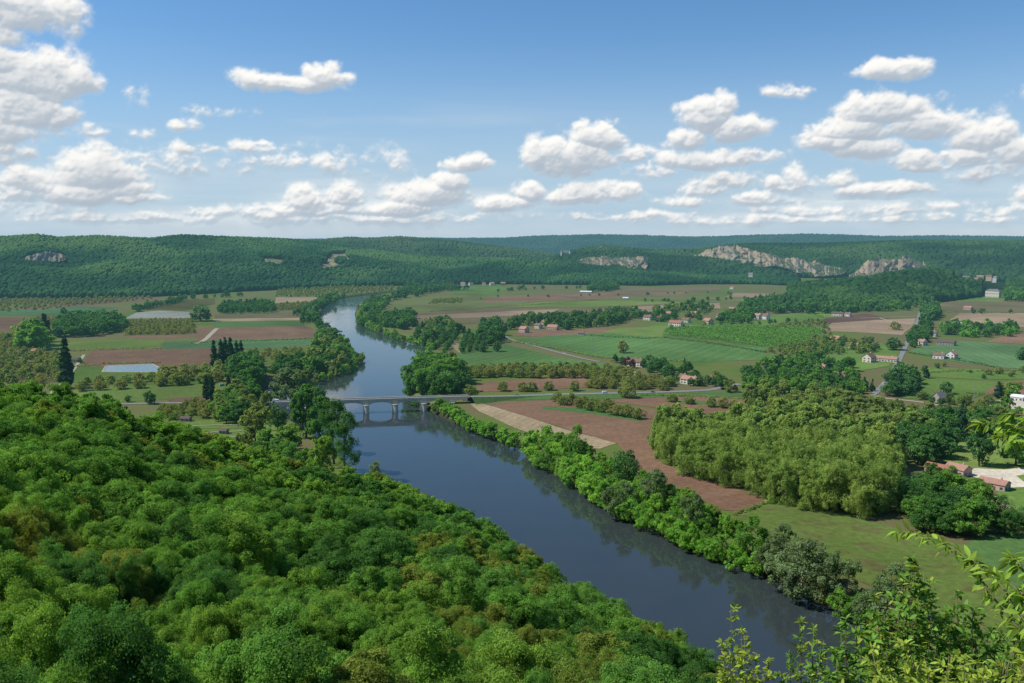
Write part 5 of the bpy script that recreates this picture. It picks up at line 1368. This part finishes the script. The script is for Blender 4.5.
house(586, 293, 27, 10, 3.2, R_(0), 'cream', 'white', 'long white barn far out below the orange cliff', 2.2, chimney=False)
house(625.5, 299.3, 13, 8, 3.4, R_(0), 'white', 'white', 'small white shed far out in the brown fields', 2, chimney=False, small=True)
house(732, 289, 11, 9, 4, R_(-20), 'white', 'rose', 'white cottage at the foot of the long cliff woods', 3, small=True)
house(806.5, 289.5, 12, 9, 4, R_(0), 'cream', 'rose', 'cream cottage at the left foot of the wooded knoll', 3, small=True)
house(825, 295, 13, 9, 4, R_(20), 'pink', 'rose', 'pinkish cottage among the trees left of the wooded knoll', 3, small=True)
house(750.5, 275.0, 13, 10, 4, R_(0), 'white', 'rose', 'bright white house in the wood under the long cliff', 3, small=True, dist=3010, base=6)
house(37, 353, 10, 8, 3, R_(-10), 'ochre', 'rose', 'low rose-roofed shed under the pale green trees at far left', 2.4)
house(76, 362, 9, 6, 3, R_(10), 'cream', 'dark', 'small pale hut with dark roof beside the track', 2)
house(581, 335, 8, 7, 3, R_(0), 'cream', 'brown', 'small cream hut at the end of the hamlet belt', 2.2)
for px, row, w, wl, rf, lb in ((957,280.5,17,'cream','rose','cream house, leftmost of the row on the wooded knoll'),(966,279,16,'white','grey','white house with grey roof, second in the row on the wooded knoll'),
        (974,281,15,'ochre','rose','low ochre house in front of the row on the wooded knoll'),(980,278.5,17,'ochre','rose','ochre house in the middle of the row on the wooded knoll'),
        (989,278,15,'ochre','brown','ochre house, near the right end of the row on the wooded knoll'),(994,279.5,12,'white','rose','small white house at the right end of the row on the wooded knoll'),
        (951,271,18,'white','grey','white house alone in the dark wood above the knoll row, at left'),(977,269.5,9,'cream','rose','tiny white house alone in the dark wood above the knoll row, at right')):
    house(px, row, w, 10, 5.5, R_(random.uniform(-15, 15)), wl, rf, lb, 3.5, dist=2880 if row > 275 else 3680, base=8 if row > 275 else 12, small=True)
rv = random.Random(4)
for k, px in enumerate((436,445,452,463,471,484,492,503)):
    rr_ = ray(px, 284)
    house(px, 285.2 + rv.uniform(-.3, .3), rv.uniform(9, 15), 10, rv.uniform(5, 7), R_(rv.uniform(-25, 25)), rv.choice(['cream','ochre','white','grey']), rv.choice(['brown','rose','dark']),
          'pale village house in the line at the foot of the far wood', 3.5, small=True, group='village houses at the foot of the far wood')
house(660, 321, 10, 8, 5, R_(-40), 'pink', 'red', 'little red-roofed house between two white ones in the hamlet', 3.2)
house(686, 322.5, 12, 8, 4.6, R_(20), 'cream', 'brown', 'cream house right of the white one with red roof in the hamlet', 3)
house(668, 316, 11, 8, 5, R_(-10), 'ochre', 'rose', 'ochre house at the back of the hamlet behind the red-roofed ones', 3.2)
house(694, 316, 12, 8, 5, R_(30), 'white', 'rose', 'white house at the back right of the hamlet', 3.2)
house(545, 325, 9, 8, 5, R_(-50), 'cream', 'red', 'small red-roofed cottage behind the low ochre house', 3)
house(720, 318, 10, 8, 5, R_(10), 'white', 'brown', 'white cottage at the left end of the wooded hedge right of the hamlet', 3)
house(922, 345, 10, 8, 4.6, R_(-30), 'cream', 'rose', 'cream cottage close to the right side of the straight lane', 3)
house(980, 330, 10, 8, 4.6, R_(20), 'ochre', 'brown', 'ochre cottage at the right end of the tree belt above the blue-green field', 3)
house(855, 349, 11, 8, 4.6, R_(20), 'ochre', 'red', 'ochre house with red roof in the trees left of the lane', 3)
house(820, 372, 10, 8, 5, R_(10), 'cream', 'rose', 'cream house buried in the wooded belt, left of the brown-roofed one', 3.2)
house(770, 381, 10, 8, 5, R_(-15), 'cream', 'red', 'cream house with red roof at the left end of the wooded belt', 3.2)
house(716, 383, 9, 8, 4.6, R_(0), 'ochre', 'brown', 'ochre cottage just behind the road junction', 3)
house(968, 310, 13, 8, 4.6, R_(-10), 'pink', 'rose', 'pinkish cottage in the far hedge below the mansion', 3)
def chateau():
    p = at(566, 255.4, 3860)
    t = thing('chateau', 'pale castle with round towers on the ridge left of the orange cliff', 'castle', tuple(p), -math.atan2(p.x, p.y))
    mb = MB(); mb.box(-18, 16, -7, 7, -30, 13); mb.box(-24, -18.01, -5, 5, -30, 9); mb.obj('wall', WALLS['cream'], t)
    rb = MB(); rb.add([(-18.6,-7.6,13.01),(16.6,-7.6,13.01),(16.6,7.6,13.01),(-18.6,7.6,13.01),(-12,0,21),(10,0,21)], [(0,1,5,4),(1,2,5),(2,3,4,5),(3,0,4),(3,2,1,0)]); rb.obj('roof', ROOFS['grey'], t)
    for x in (-18.5, 17):
        tb = MB(); tb.tube([(x, -7.5, -30), (x, -7.5, 17)], [4, 4], 12); w = tb.obj('tower', WALLS['cream'], t)
        cb = MB(); cb.tube([(x, -7.5, 17.01), (x, -7.5, 27)], [4.5, .1], 12); cb.obj('tower_roof', ROOFS['grey'], w)
    for i in range(5):
        wb = MB(); wb.box(-13 + i * 6, -11 + i * 6, -7.06, -6.9, 5, 9); wb.obj('window', GLASS, t)
chateau()

# ------------------------------------------------------------------ small things in the fields
PAINT = dict(white=flat_mat('white_paint', (.78,.78,.77), .35, .03, 1, .5), green=flat_mat('green_paint', (.10,.36,.24), .4, .05, 1, .5), silver=flat_mat('silver_paint', (.45,.46,.47), .3, .03, 1, .6), blue=flat_mat('dark_blue_paint', (.06,.09,.15), .3, .03, 1, .6))
RUBBER = flat_mat('tyre_rubber', (.03,.03,.03), .9)
def car(px, row, heading, paint, label, z=0.0, van=False, name='car'):
    p = G(px, row, z); t = thing(name, label, 'van' if van else 'car', tuple(p), heading)
    L, W, H = (5.2, 2.0, 2.3) if van else (4.3, 1.8, 1.45)
    prof = [(-L/2,.35),(-L/2,.95),(-L*.47,H*.62 if not van else H*.9),(-L*.40,H*.66 if not van else H),(L*.20 if not van else L*.28, H*.66 if not van else H),(L*.22 if not van else L*.36,H*.62 if not van else H*.6),(L*.46,H*.56 if not van else H*.5),(L/2,.75),(L/2,.35)]
    def solid(pr, w0, w1, zc):
        mb = MB(); n = len(pr); wy = [w0 if z <= zc else w1 for _, z in pr]
        mb.add([(x, -w, z) for (x, z), w in zip(pr, wy)] + [(x, w, z) for (x, z), w in zip(pr, wy)], [tuple(range(n))] + [tuple(range(2*n-1, n-1, -1))] + [((i+1) % n, i, n+i, n+(i+1) % n) for i in range(n)])
        return mb
    solid(prof, W/2, W/2*.96, .96).obj('body', PAINT[paint], t)
    if not van:
        zb = H * .66 + .002
        solid([(-L*.38,zb),(-L*.30,H),(L*.06,H),(L*.19,zb)], W/2*.9, W/2*.74, zb+.01).obj('cabin', GLASS, t)
        mb = MB(); mb.box(-L*.30, L*.06, -W*.36, W*.36, H+.003, H+.05); mb.obj('roof', PAINT[paint], t)
    else:
        for s in (-1, 1):
            mb = MB(); mb.box(L*.12, L*.28, s*(W/2*.96)-.03, s*(W/2*.96)+.03, H*.58, H*.86); mb.obj('window', GLASS, t)
    for x in (-L*.31, L*.31):
        for s in (-1, 1):
            mb = MB(); mb.tube([(x, s*(W/2-.16), .32), (x, s*(W/2+.04), .32)], [.32, .32], 14); w = mb.obj('wheel', RUBBER, t)
            mb = MB(); mb.tube([(x, s*(W/2+.041), .32), (x, s*(W/2+.055), .32)], [.19, .19], 10); mb.obj('rim', PAINT['silver'], w)
car(605, 393.5, R_(4), 'white', 'white car driving on the road right of the bridge', .1, van=True)
car(517, 394.7, R_(4), 'silver', 'small silver car on the road just right of the bridge', 2.2)
car(653, 392.5, R_(5), 'blue', 'dark car on the road left of the junction', .1)
car(564.5, 353.7, R_(160), 'white', 'white car on the lane beside the big green field', .1)
car(224, 391, R_(60), 'white', 'white car parked beside the dark columnar poplars', 0)
car(222, 386, R_(40), 'green', 'green van parked behind the white car by the poplars', 0, van=True, name='van')
car(277, 402, R_(2), 'white', 'white van crossing the left end of the bridge', DECK - .25, van=True, name='van')
car(883, 384, R_(70), 'white', 'white car on the straight lane between the trees', .1)
car(957, 410.5, R_(80), 'white', 'white car parked by the small road above the lawn', .1)
def boat(px, row, rz, label):
    p = G(px, row, WATER_Z); t = thing('boat', label, 'boat', (p.x, p.y, WATER_Z - .15), rz)
    mb = MB(); N = 8; vs = []
    for i in range(N + 1):
        q = -1 + 2 * i / N; w = 1.3 * (1 - abs(q) ** 2.6) + .02; x = q * 4.5
        vs += [(x, -w, .75 + .25 * q * q), (x, -w * .6, 0.0), (x, w * .6, 0.0), (x, w, .75 + .25 * q * q)]
    mb.add(vs, [(4*i+j, 4*i+4+j, 4*i+5+j, 4*i+1+j) for i in range(N) for j in range(3)]); mb.obj('hull', PAINT['white'], t)
    mb = MB(); mb.box(-.3, .3, -1.1, 1.1, .45, .52); mb.box(-2.3, -1.8, -.9, .9, .45, .52); mb.obj('bench', DOORM, t)
boat(271, 390, .9, 'white boat lying on the side water above the left end of the bridge')
boat(278, 388.5, .7, 'white boat moored beyond the first one by the spit')
POLE = flat_mat('grey_pole_wood', (.34,.31,.27), .9, .2)
for px, row, h, lb in ((592, 351, 17, 'grey power pole standing in the big green field'), (941, 385, 11, 'pale power pole below the blue-green field'), (974, 398, 12, 'pale power pole beside the brown field at right'), (987.5, 448, 11, 'pale power pole on the lawn above the gravel drive'), (707, 385, 11, 'thin pale pole at the road junction')):
    p = G(px, row); t = thing('power_pole', lb, 'pole', tuple(p), random.uniform(-.4, .4))
    mb = MB(); mb.tube([(0,0,-.5),(0,0,h)], [.28,.17], 8); mb.obj('post', POLE, t)
    mb = MB(); mb.box(-1.2, 1.2, -.31, -.19, h - .9, h - .7); mb.obj('crossarm', POLE, t)
def pond():
    pts = [G(x, y) for x, y in ((104.5,371.8),(107,366.2),(152,364.6),(164.5,370.5),(160,372.2))]
    m, t = new_mat('pond_water'); p = t.new('ShaderNodeBsdfPrincipled'); geo = t.new('ShaderNodeNewGeometry')
    t.put(p.inputs['Base Color'], t.mix(t.noise(geo.outputs['Position'], .06, 3), (.12,.17,.17,1), (.18,.23,.22,1))); p.inputs['Roughness'].default_value = .22
    finish(m, t, p.outputs[0])
    mb = MB(); mb.add([(q.x, q.y, .55) for q in pts], [tuple(range(len(pts)))]); me = mb.mesh('pond', [m])
    if me.polygons[0].normal.z < 0: me.flip_normals()
    tag(link('pond', me), kind='structure')
    c = sum(pts, Vector()) / len(pts); mb = MB(); n = len(pts); vs = []
    for q in pts:
        o = q + (q - c).normalized() * 4; o2 = q + (q - c).normalized() * 1.5
        vs += [(q.x, q.y, .45), (o2.x, o2.y, 1.0), (o.x, o.y, -.2)]
    mb.add(vs, [(3*i+j, 3*i+j+1, 3*((i+1)%n)+j+1, 3*((i+1)%n)+j) for i in range(n) for j in range(2)])
    tag(mb.obj('pond_rim', FM['track']), kind='structure')
pond()
def garden_wall(px0, row0, px1, row1, label, h=1.1):
    a, b = G(px0, row0), G(px1, row1); L = (b - a).length; rz = math.atan2((b - a).y, (b - a).x); n = int(L / 2)
    mb = MB(); r = random.Random(px0); vs = []
    for i in range(n + 1):
        x = L * i / n; hh = h * r.uniform(.85, 1.1); vs += [(x, -.35, -.3), (x, -.3, hh), (x, .3, hh), (x, .35, -.3)]
    mb.add(vs, [(4*i+j, 4*i+4+j, 4*i+5+j, 4*i+1+j) for i in range(n) for j in range(3)] + [(0,1,2,3), (4*n+3,4*n+2,4*n+1,4*n)])
    o = mb.obj('garden_wall', WALLS['cream']); o.location = a; o.rotation_euler = (0, 0, rz); tag(o, label, 'wall')
garden_wall(183, 428.5, 196, 432.5, 'short pale stone wall at the left corner of the allotments', 1.6)
garden_wall(192, 426.8, 240, 425.6, 'pale garden wall, farthest of the allotment terraces', 1.0)
garden_wall(196, 434.0, 242, 432.0, 'pale garden wall, second of the allotment terraces', 1.0)
garden_wall(210, 439.0, 241, 437.2, 'pale garden wall, third of the allotment terraces', 1.0)
garden_wall(218, 444.0, 242, 442.6, 'pale garden wall, nearest of the allotment terraces', 1.0)
for px, row, w, lb in ((224,433.5,5,'dark garden shed between the allotment walls'),(186,421,7,'grey-roofed hut at the back of the allotments')):
    house(px, row, w, 4, 2.2, R_(20), 'grey', 'dark', lb, 1.4, chimney=False, name='shed', cat='shed')

# ------------------------------------------------------------------ hedges between the fields
def hedge(px, h, leafset, label, w=1.6):
    pts = resample([G(x, y) for x, y in px], 2.2); rng = np.random.default_rng(int(px[0][0] * 7 + px[0][1])); n = len(pts)
    c = pts[0].copy(); cen = np.array([(p.x - c.x, p.y - c.y, h * .5) for p in pts]) + rng.normal(0, .5, (n, 3)) * np.array([1, 1, .5])
    hv = .55 + .7 * vnoise(np.arange(n) / 4.0, np.zeros(n), 3); cen[:, 2] *= hv; rad = w * hv * rng.uniform(.8, 1.3, n)
    V, tv = leaf_quads(rng, cen, rad, unit(rng.normal(size=(n, 3)) * .3 + np.array([0, 0, 1])), 14, 1.3)
    o = link('hedge', mesh_np('hedge', V, np.arange(len(V)).reshape(-1, 4), [LM[leafset]], attrs={'tint': tv})); o.location = (c.x, c.y, 0)
    tag(o, label, 'hedge')
for a in (([(508,341),(560,350),(600,358),(690,362)], 2.4, 'oliv', 'low hedge along the near edge of the big green field'),
          ([(455,370),(500,369),(560,374)], 2.2, 'oliv', 'low olive hedge below the small green field beside the walnut rows'),
          ([(590,336),(640,339),(664,338),(720,345),(766,353)], 2.6, 'wood_d', 'dark hedge curving between the big green field and the dark orchard'),
          ([(400,324),(440,325.5),(500,322.5)], 3, 'oliv', 'hedge along the near edge of the tan field beyond the conifers'),
          ([(700,310),(760,309),(800,311),(824,318)], 3, 'oliv', 'hedge running right from the hamlet towards the dark ploughed field'),
          ([(905,375),(950,372),(1030,371)], 2.2, 'walnut_g', 'brownish hedge along the lime strip below the blue-green field'),
          ([(908,353),(960,361),(1000,368.5)], 2.0, 'wood_d', 'low green hedge along the near edge of the blue-green field'),
          ([(968,394),(1000,397),(1040,396.5)], 2.2, 'wood_d', 'dark hedge below the brown field at right'),
          ([(770,367),(800,360),(840,352),(870,345)], 2.6, 'oliv', 'hedge climbing towards the lane above the wooded belt'),
          ([(640,395.5),(700,397),(760,400)], 1.6, 'wood_a', 'low green hedge between the bridge road and the brown field'),
          ([(44,353),(100,350),(160,349)], 2.0, 'oliv', 'low hedge above the brown field by the pond'),
          ([(192,343),(260,341),(325,338.5)], 1.6, 'wood_d', 'low hedge between the red-brown and the blue-green field at left'),
          ([(76,367),(104,364),(160,363)], 1.8, 'oliv', 'scrubby hedge behind the pond'),
          ([(430,312),(520,306),(600,300)], 2.6, 'oliv', 'hedge crossing the far green field towards the barn'),
          ([(938,312.5),(1000,313),(1060,313.5)], 2.4, 'oliv', 'hedge between the two tan fields below the mansion'),
          ([(735,515),(768,503)], 1.4, 'oliv', 'scrub along the end of the ploughed field by the plane trees')):
    hedge(*a)

# ------------------------------------------------------------------ vineyard rows
def vineyard():
    poly = [(p.x, p.y) for p in (G(x, y) for x, y in ((664,335.5),(668,329),(720,326.2),(800,327),(820,329),(819,347),(772,348.5),(718,340.5)))]
    a = G(680, 330); b = G(772, 347.5); u = (b - a); u.z = 0; u.normalize(); n = Vector((-u.y, u.x, 0))
    rng = np.random.default_rng(3); c = Vector((sum(p[0] for p in poly) / len(poly), sum(p[1] for p in poly) / len(poly), 0)); r_i = 0
    for k in range(-40, 41):
        o = c + n * (k * 9.0); run = [o + u * s for s in np.arange(-420, 420, 2.4)]; run = [p for p in run if inside(p.x, p.y, poly)]
        cut = next((i for i in range(1, len(run)) if (run[i] - run[i-1]).length > 4), len(run)); run = max(run[:cut], run[cut:], key=len)
        if len(run) < 8: continue
        cen = np.array([(p.x, p.y, 1.9) for p in run]) + rng.normal(0, .3, (len(run), 3)); rad = rng.uniform(1.5, 2.2, len(run))
        V, tv = leaf_quads(rng, cen, rad, unit(rng.normal(size=(len(run), 3)) * .2 + np.array([0, 0, 1])), 9, 1.9)
        o2 = link('orchard_row', mesh_np('orchard_row', V, np.arange(len(V)).reshape(-1, 4), [LM['wood_a']], attrs={'tint': tv}))
        tag(o2, 'clipped green row of the dark orchard beyond the big green field', 'orchard row', 'rows of the dark orchard')
vineyard()
# ------------------------------------------------------------------ shrubs close to the viewpoint
SHRUB = dict(
    lime=leaf_mat('young_shrub_leaves', [(.32,.44,.066),(.36,.47,.074)], trans=.45, tint_amt=.45, gain=1.0),
    green=leaf_mat('shrub_leaves', [(.145,.285,.050),(.175,.325,.056)], trans=.40, tint_amt=.5, gain=1.0),
    chest=leaf_mat('chestnut_leaves', [(.24,.38,.055),(.28,.42,.060)], trans=.45, tint_amt=.5, gain=1.0),
    gold=leaf_mat('golden_young_leaves', [(.34,.40,.065),(.38,.40,.07)], trans=.45, tint_amt=.4, gain=1.0),
)
STEM = flat_mat('shrub_stem', (.17,.145,.075), .8, .3, 8)
def leaf_mesh_pts(rng, at_p, dirs, size, wide, sag):
    size = size * .60
    """real leaf outlines with a fold along the middle"""
    n = len(at_p); d = unit(dirs + np.array([0, 0, -1]) * sag * rng.uniform(.3, 1.2, (n, 1)))
    side = unit(np.cross(d, np.array([0, 0, 1.0])) + rng.normal(0, .35, (n, 3))); side = unit(side - d * (side * d).sum(1, keepdims=True))
    up = np.cross(side, d); s = (size * rng.uniform(.6, 1.25, n))[:, None]; w = s * wide
    st = [(.0,.04), (.22,.72), (.48,1.0), (.76,.66), (1.0,.03)]
    curl = rng.uniform(.05, .30, (n, 1))
    V = []
    for q, k in st:
        c = at_p + d * s * q - up * s * curl * q * q
        V += [c - side * w * .5 * k + up * w * .16 * k, c, c + side * w * .5 * k + up * w * .16 * k]
    V = np.stack(V, 1); m = len(st) * 3
    q = []
    for i in range(len(st) - 1):
        for j in range(2): a = i * 3 + j; q.append((a, a + 1, a + 4, a + 3))
    Fc = (np.array(q)[None] + (np.arange(n) * m)[:, None, None]).reshape(-1, 4)
    return V.reshape(-1, 3), Fc, np.repeat(rng.uniform(0, 1, n), m)
def bez(a, b, c, n): return [a.lerp(b, k / n).lerp(b.lerp(c, k / n), k / n) for k in range(n + 1)]
def shrub(name, label, base, tips, seed, mat, leaf=.11, wide=.42, twig=.30, per=14, ntw=16, sag=.25, stem_r=.016, gold=0.0, lower=.25, cat='shrub', group=None, bow=.35):
    rng = np.random.default_rng(seed); rr = random.Random(seed); mb = MB(); Pp, Dd, Pg, Dg = [], [], [], []
    base = Vector(base)
    t = thing(name, label, cat, tuple(base), 0, group)
    for tp in tips:
        tip = Vector(tp) - base; o = Vector((rr.uniform(-.15, .15), rr.uniform(-.15, .15), 0))
        mid = Vector((tip.x * bow, tip.y * bow, tip.z * .62)); pts = bez(o, mid, tip, 12)
        mb.tube(pts, [stem_r * (1 - .85 * k / 12) + .002 for k in range(13)], 5)
        for k in range(ntw):
            q = lower + (1 - lower) * (k + rr.random()) / ntw; i = min(11, int(q * 12)); s = pts[i].lerp(pts[i + 1], q * 12 - i); ax = (pts[i + 1] - pts[i]).normalized()
            L = twig * (1.15 - .75 * q) * rr.uniform(.6, 1.25)
            sd_ = Vector((rr.gauss(0, 1), rr.gauss(0, 1), rr.gauss(0, .5))).normalized(); dr = (ax * .75 + sd_ * .8).normalized()
            e = s + dr * L; mb.tube([s, s.lerp(e, .5) + Vector((0, 0, .02 * L)), e], [stem_r * .32, stem_r * .22, .0012], 4)
            for j in range(per):
                f = .15 + .85 * (j + rr.random() * .6) / per; p = s.lerp(e, min(1, f)); ld = (dr * .55 + Vector((rr.gauss(0, 1), rr.gauss(0, 1), rr.gauss(0, .6))).normalized() * .9)
                (Pg if rr.random() < gold * (.3 + q) else Pp).append(p[:]); (Dg if len(Pg) > len(Dg) else Dd).append(ld[:])
        for j in range(6):   # the tuft at the tip
            p = pts[-1] - (pts[-1] - pts[-2]) * rr.random() * 1.5; ld = (pts[-1] - pts[-2]).normalized() * .8 + Vector((rr.gauss(0, 1), rr.gauss(0, 1), rr.gauss(0, .7))).normalized() * .7
            (Pg if rr.random() < gold * 1.6 else Pp).append(p[:]); (Dg if len(Pg) > len(Dg) else Dd).append(ld[:])
    mb.obj('stem', STEM, t, True)
    for nm, A, B, mt in (('foliage', Pp, Dd, mat), ('young_leaves', Pg, Dg, 'gold')):
        if A:
            V, Fc, tv = leaf_mesh_pts(rng, np.array(A), unit(np.array(B)), leaf, wide, sag)
            link(nm, mesh_np(nm, V, Fc, [SHRUB[mt]], attrs={'tint': tv}, smooth=True), t)
    return t
def on_ledge(px, d):
    p = at(px, 700, d); return (p.x, p.y, zat(p.x, p.y) - .05)
def foreground():
    r = random.Random(12)
    tips = [at(x, y, d) for x, y, d in ((731,613,8.6),(722,642,8.5),(745,642,8.8),(769,664,8.4),(757,652,9.0),(724,662,8.3),(739,655,8.2),(763,675,8.6),(733,672,8.9),(750,668,8.4),(742,634,8.9),(727,680,8.2),(755,683,8.3),(736,690,8.6))]
    shrub('shrub', 'light yellow-green shrub with one bare-looking top shoot at the water edge of the foreground', on_ledge(742, 8.8), tips, 1, 'lime', .095, .46, .20, 14, 19, .2, .007, .28, .35)
    tips = [at(x, y, d) for x, y, d in ((800,620,7.6),(814,624,7.8),(789,652,7.5),(783,676,7.4),(808,650,7.9),(820,655,7.6),(797,668,7.7),(830,668,7.4),(812,676,7.8),(824,640,8.0))]
    shrub('shrub', 'thin shrub of slender upright shoots beside the yellow-green one', on_ledge(810, 7.7), tips, 2, 'green', .10, .36, .15, 12, 17, .1, .006, .25, .4)
    tips = [at(x, y, d) for x, y, d in ((846,617,7.0),(841,630,7.2),(856,626,7.3),(862,634,7.0),(850,650,7.1),(836,655,6.9),(866,655,7.2),(845,675,6.8),(872,640,7.4),(860,672,6.9),(880,655,7.2),(875,680,6.9))]
    shrub('shrub', 'leafy green shrub with pale leaf undersides left of the big thicket', on_ledge(858, 7.2), tips, 3, 'green', .125, .40, .22, 14, 17, .25, .007, .06, .3)
    # the thicket of the lower right corner: three bushes
    def under(xs, n, d0, d1, deep):
        out = []
        for _ in range(n):
            x = r.uniform(xs[0][0], xs[-1][0]); top = np.interp(x, [a for a, _ in xs], [b for _, b in xs])
            out.append(at(x, top + abs(r.gauss(0, deep)), r.uniform(d0, d1)))
        return out
    e1 = [(868,625),(878,603),(890,612),(902,585),(915,562),(922,566),(932,592),(945,597)]
    tips = under(e1, 30, 8.4, 10.2, 40) + [at(915,562,8.6), at(876,601,8.6), at(905,580,8.8), at(921,575,8.7), at(912,572,8.5)]
    shrub('shrub', 'tall shrub with golden top leaves rising above the thicket in the lower right corner', on_ledge(905, 9.2), tips, 4, 'green', .12, .44, .30, 15, 18, .2, .008, .16, .25)
    e2 = [(930,600),(948,594),(962,592),(978,602),(992,612),(1008,612),(1030,605),(1060,610)]
    tips = under(e2, 40, 8.0, 10.5, 40)
    shrub('shrub', 'dense broad green shrub filling the right side of the thicket', on_ledge(985, 9.0), tips, 5, 'green', .12, .46, .32, 15, 18, .2, .008, .07, .25)
    e3 = [(870,650),(900,640),(930,645),(960,650),(1000,650),(1060,640)]
    tips = under(e3, 44, 6.0, 7.4, 26)
    shrub('shrub', 'bright low bush along the bottom edge in front of the thicket', on_ledge(960, 6.8), tips, 6, 'lime', .095, .42, .24, 15, 17, .3, .007, .06, .25)
    e4 = [(880,618),(920,600),(950,612),(1000,620),(1060,620)]
    tips = under(e4, 30, 10.5, 13, 34)
    shrub('shrub', 'darker green bush at the back of the thicket', on_ledge(960, 11.6), tips, 7, 'green', .13, .5, .36, 11, 14, .2, .010, .03, .25)
    # the young chestnut whose arched shoot hangs over the meadow
    def chestnut(label, base, shoots, seed, leaf=.20):
        rng = np.random.default_rng(seed); rr = random.Random(seed); b = Vector(base); t = thing('chestnut_sapling', label, 'sapling', tuple(b)); mb = MB(); A, B = [], []
        for sh in shoots:
            pts = smooth_line([Vector((0, 0, 0))] + [at(*q) - b for q in sh], 2); n = len(pts)
            mb.tube(pts, [.012 * (1 - .85 * k / (n - 1)) for k in range(n)], 6)
            tot = [0.0]
            for p, q in zip(pts[:-1], pts[1:]): tot.append(tot[-1] + (q - p).length)
            i0 = tot[-1] * .30; s = i0
            while s < tot[-1]:
                k = max(i for i in range(n) if tot[i] <= s); k = min(k, n - 2); p = pts[k].lerp(pts[k + 1], (s - tot[k]) / (tot[k + 1] - tot[k])); ax = (pts[k + 1] - pts[k]).normalized()
                sdv = ax.cross(Vector((0, 0, 1))).normalized()
                for _ in range(rr.randrange(4, 8)):      # leaves stand in loose whorls
                    w_ = rr.uniform(0, 6.283); A.append((p + Vector((rr.gauss(0, .012), rr.gauss(0, .012), rr.gauss(0, .012))))[:]); B.append((ax * rr.uniform(.0, .8) + sdv * math.cos(w_) + Vector((0, 0, math.sin(w_) * .8)))[:])
                s += rr.uniform(.045, .085)
            for _ in range(7): A.append(pts[-1][:]); B.append((ax + Vector((rr.gauss(0, .6), rr.gauss(0, .6), rr.gauss(0, .5))))[:])
        mb.obj('stem', STEM, t, True)
        V, Fc, tv = leaf_mesh_pts(rng, np.array(A), unit(np.array(B)), leaf, .34, .55)
        link('foliage', mesh_np('foliage', V, Fc, [SHRUB['chest']], attrs={'tint': tv}, smooth=True), t)
    chestnut('young chestnut with a long leafy shoot arching over the meadow', on_ledge(1060, 7.0),
             [[(1030,640,7.2),(1002,610,7.3),(980,578,7.4),(966,556,7.5),(940,541,7.7),(915,533,7.9),(896,532,8.0)], [(1040,640,6.8),(1018,612,6.9),(1005,590,7.0),(990,572,7.1),(972,560,7.3)],
              [(1050,640,6.6),(1030,600,6.6),(1012,585,6.8),(1000,578,6.9)], [(1055,620,6.5),(1036,580,6.5),(1018,562,6.6),(1010,556,6.7)]], 21, .165)
    chestnut('taller chestnut reaching in from the right edge with bright leaf sprays', on_ledge(1120, 6.6),
             [[(1110,560,6.4),(1075,460,6.4),(1040,432,6.5),(1010,424,6.6),(980,424,6.8)], [(1110,540,6.4),(1080,470,6.3),(1045,445,6.4),(1020,440,6.5),(1000,436,6.6)], [(1100,520,6.2),(1060,425,6.3),(1030,415,6.4),(1008,414,6.5)]], 22, .15)
foreground()
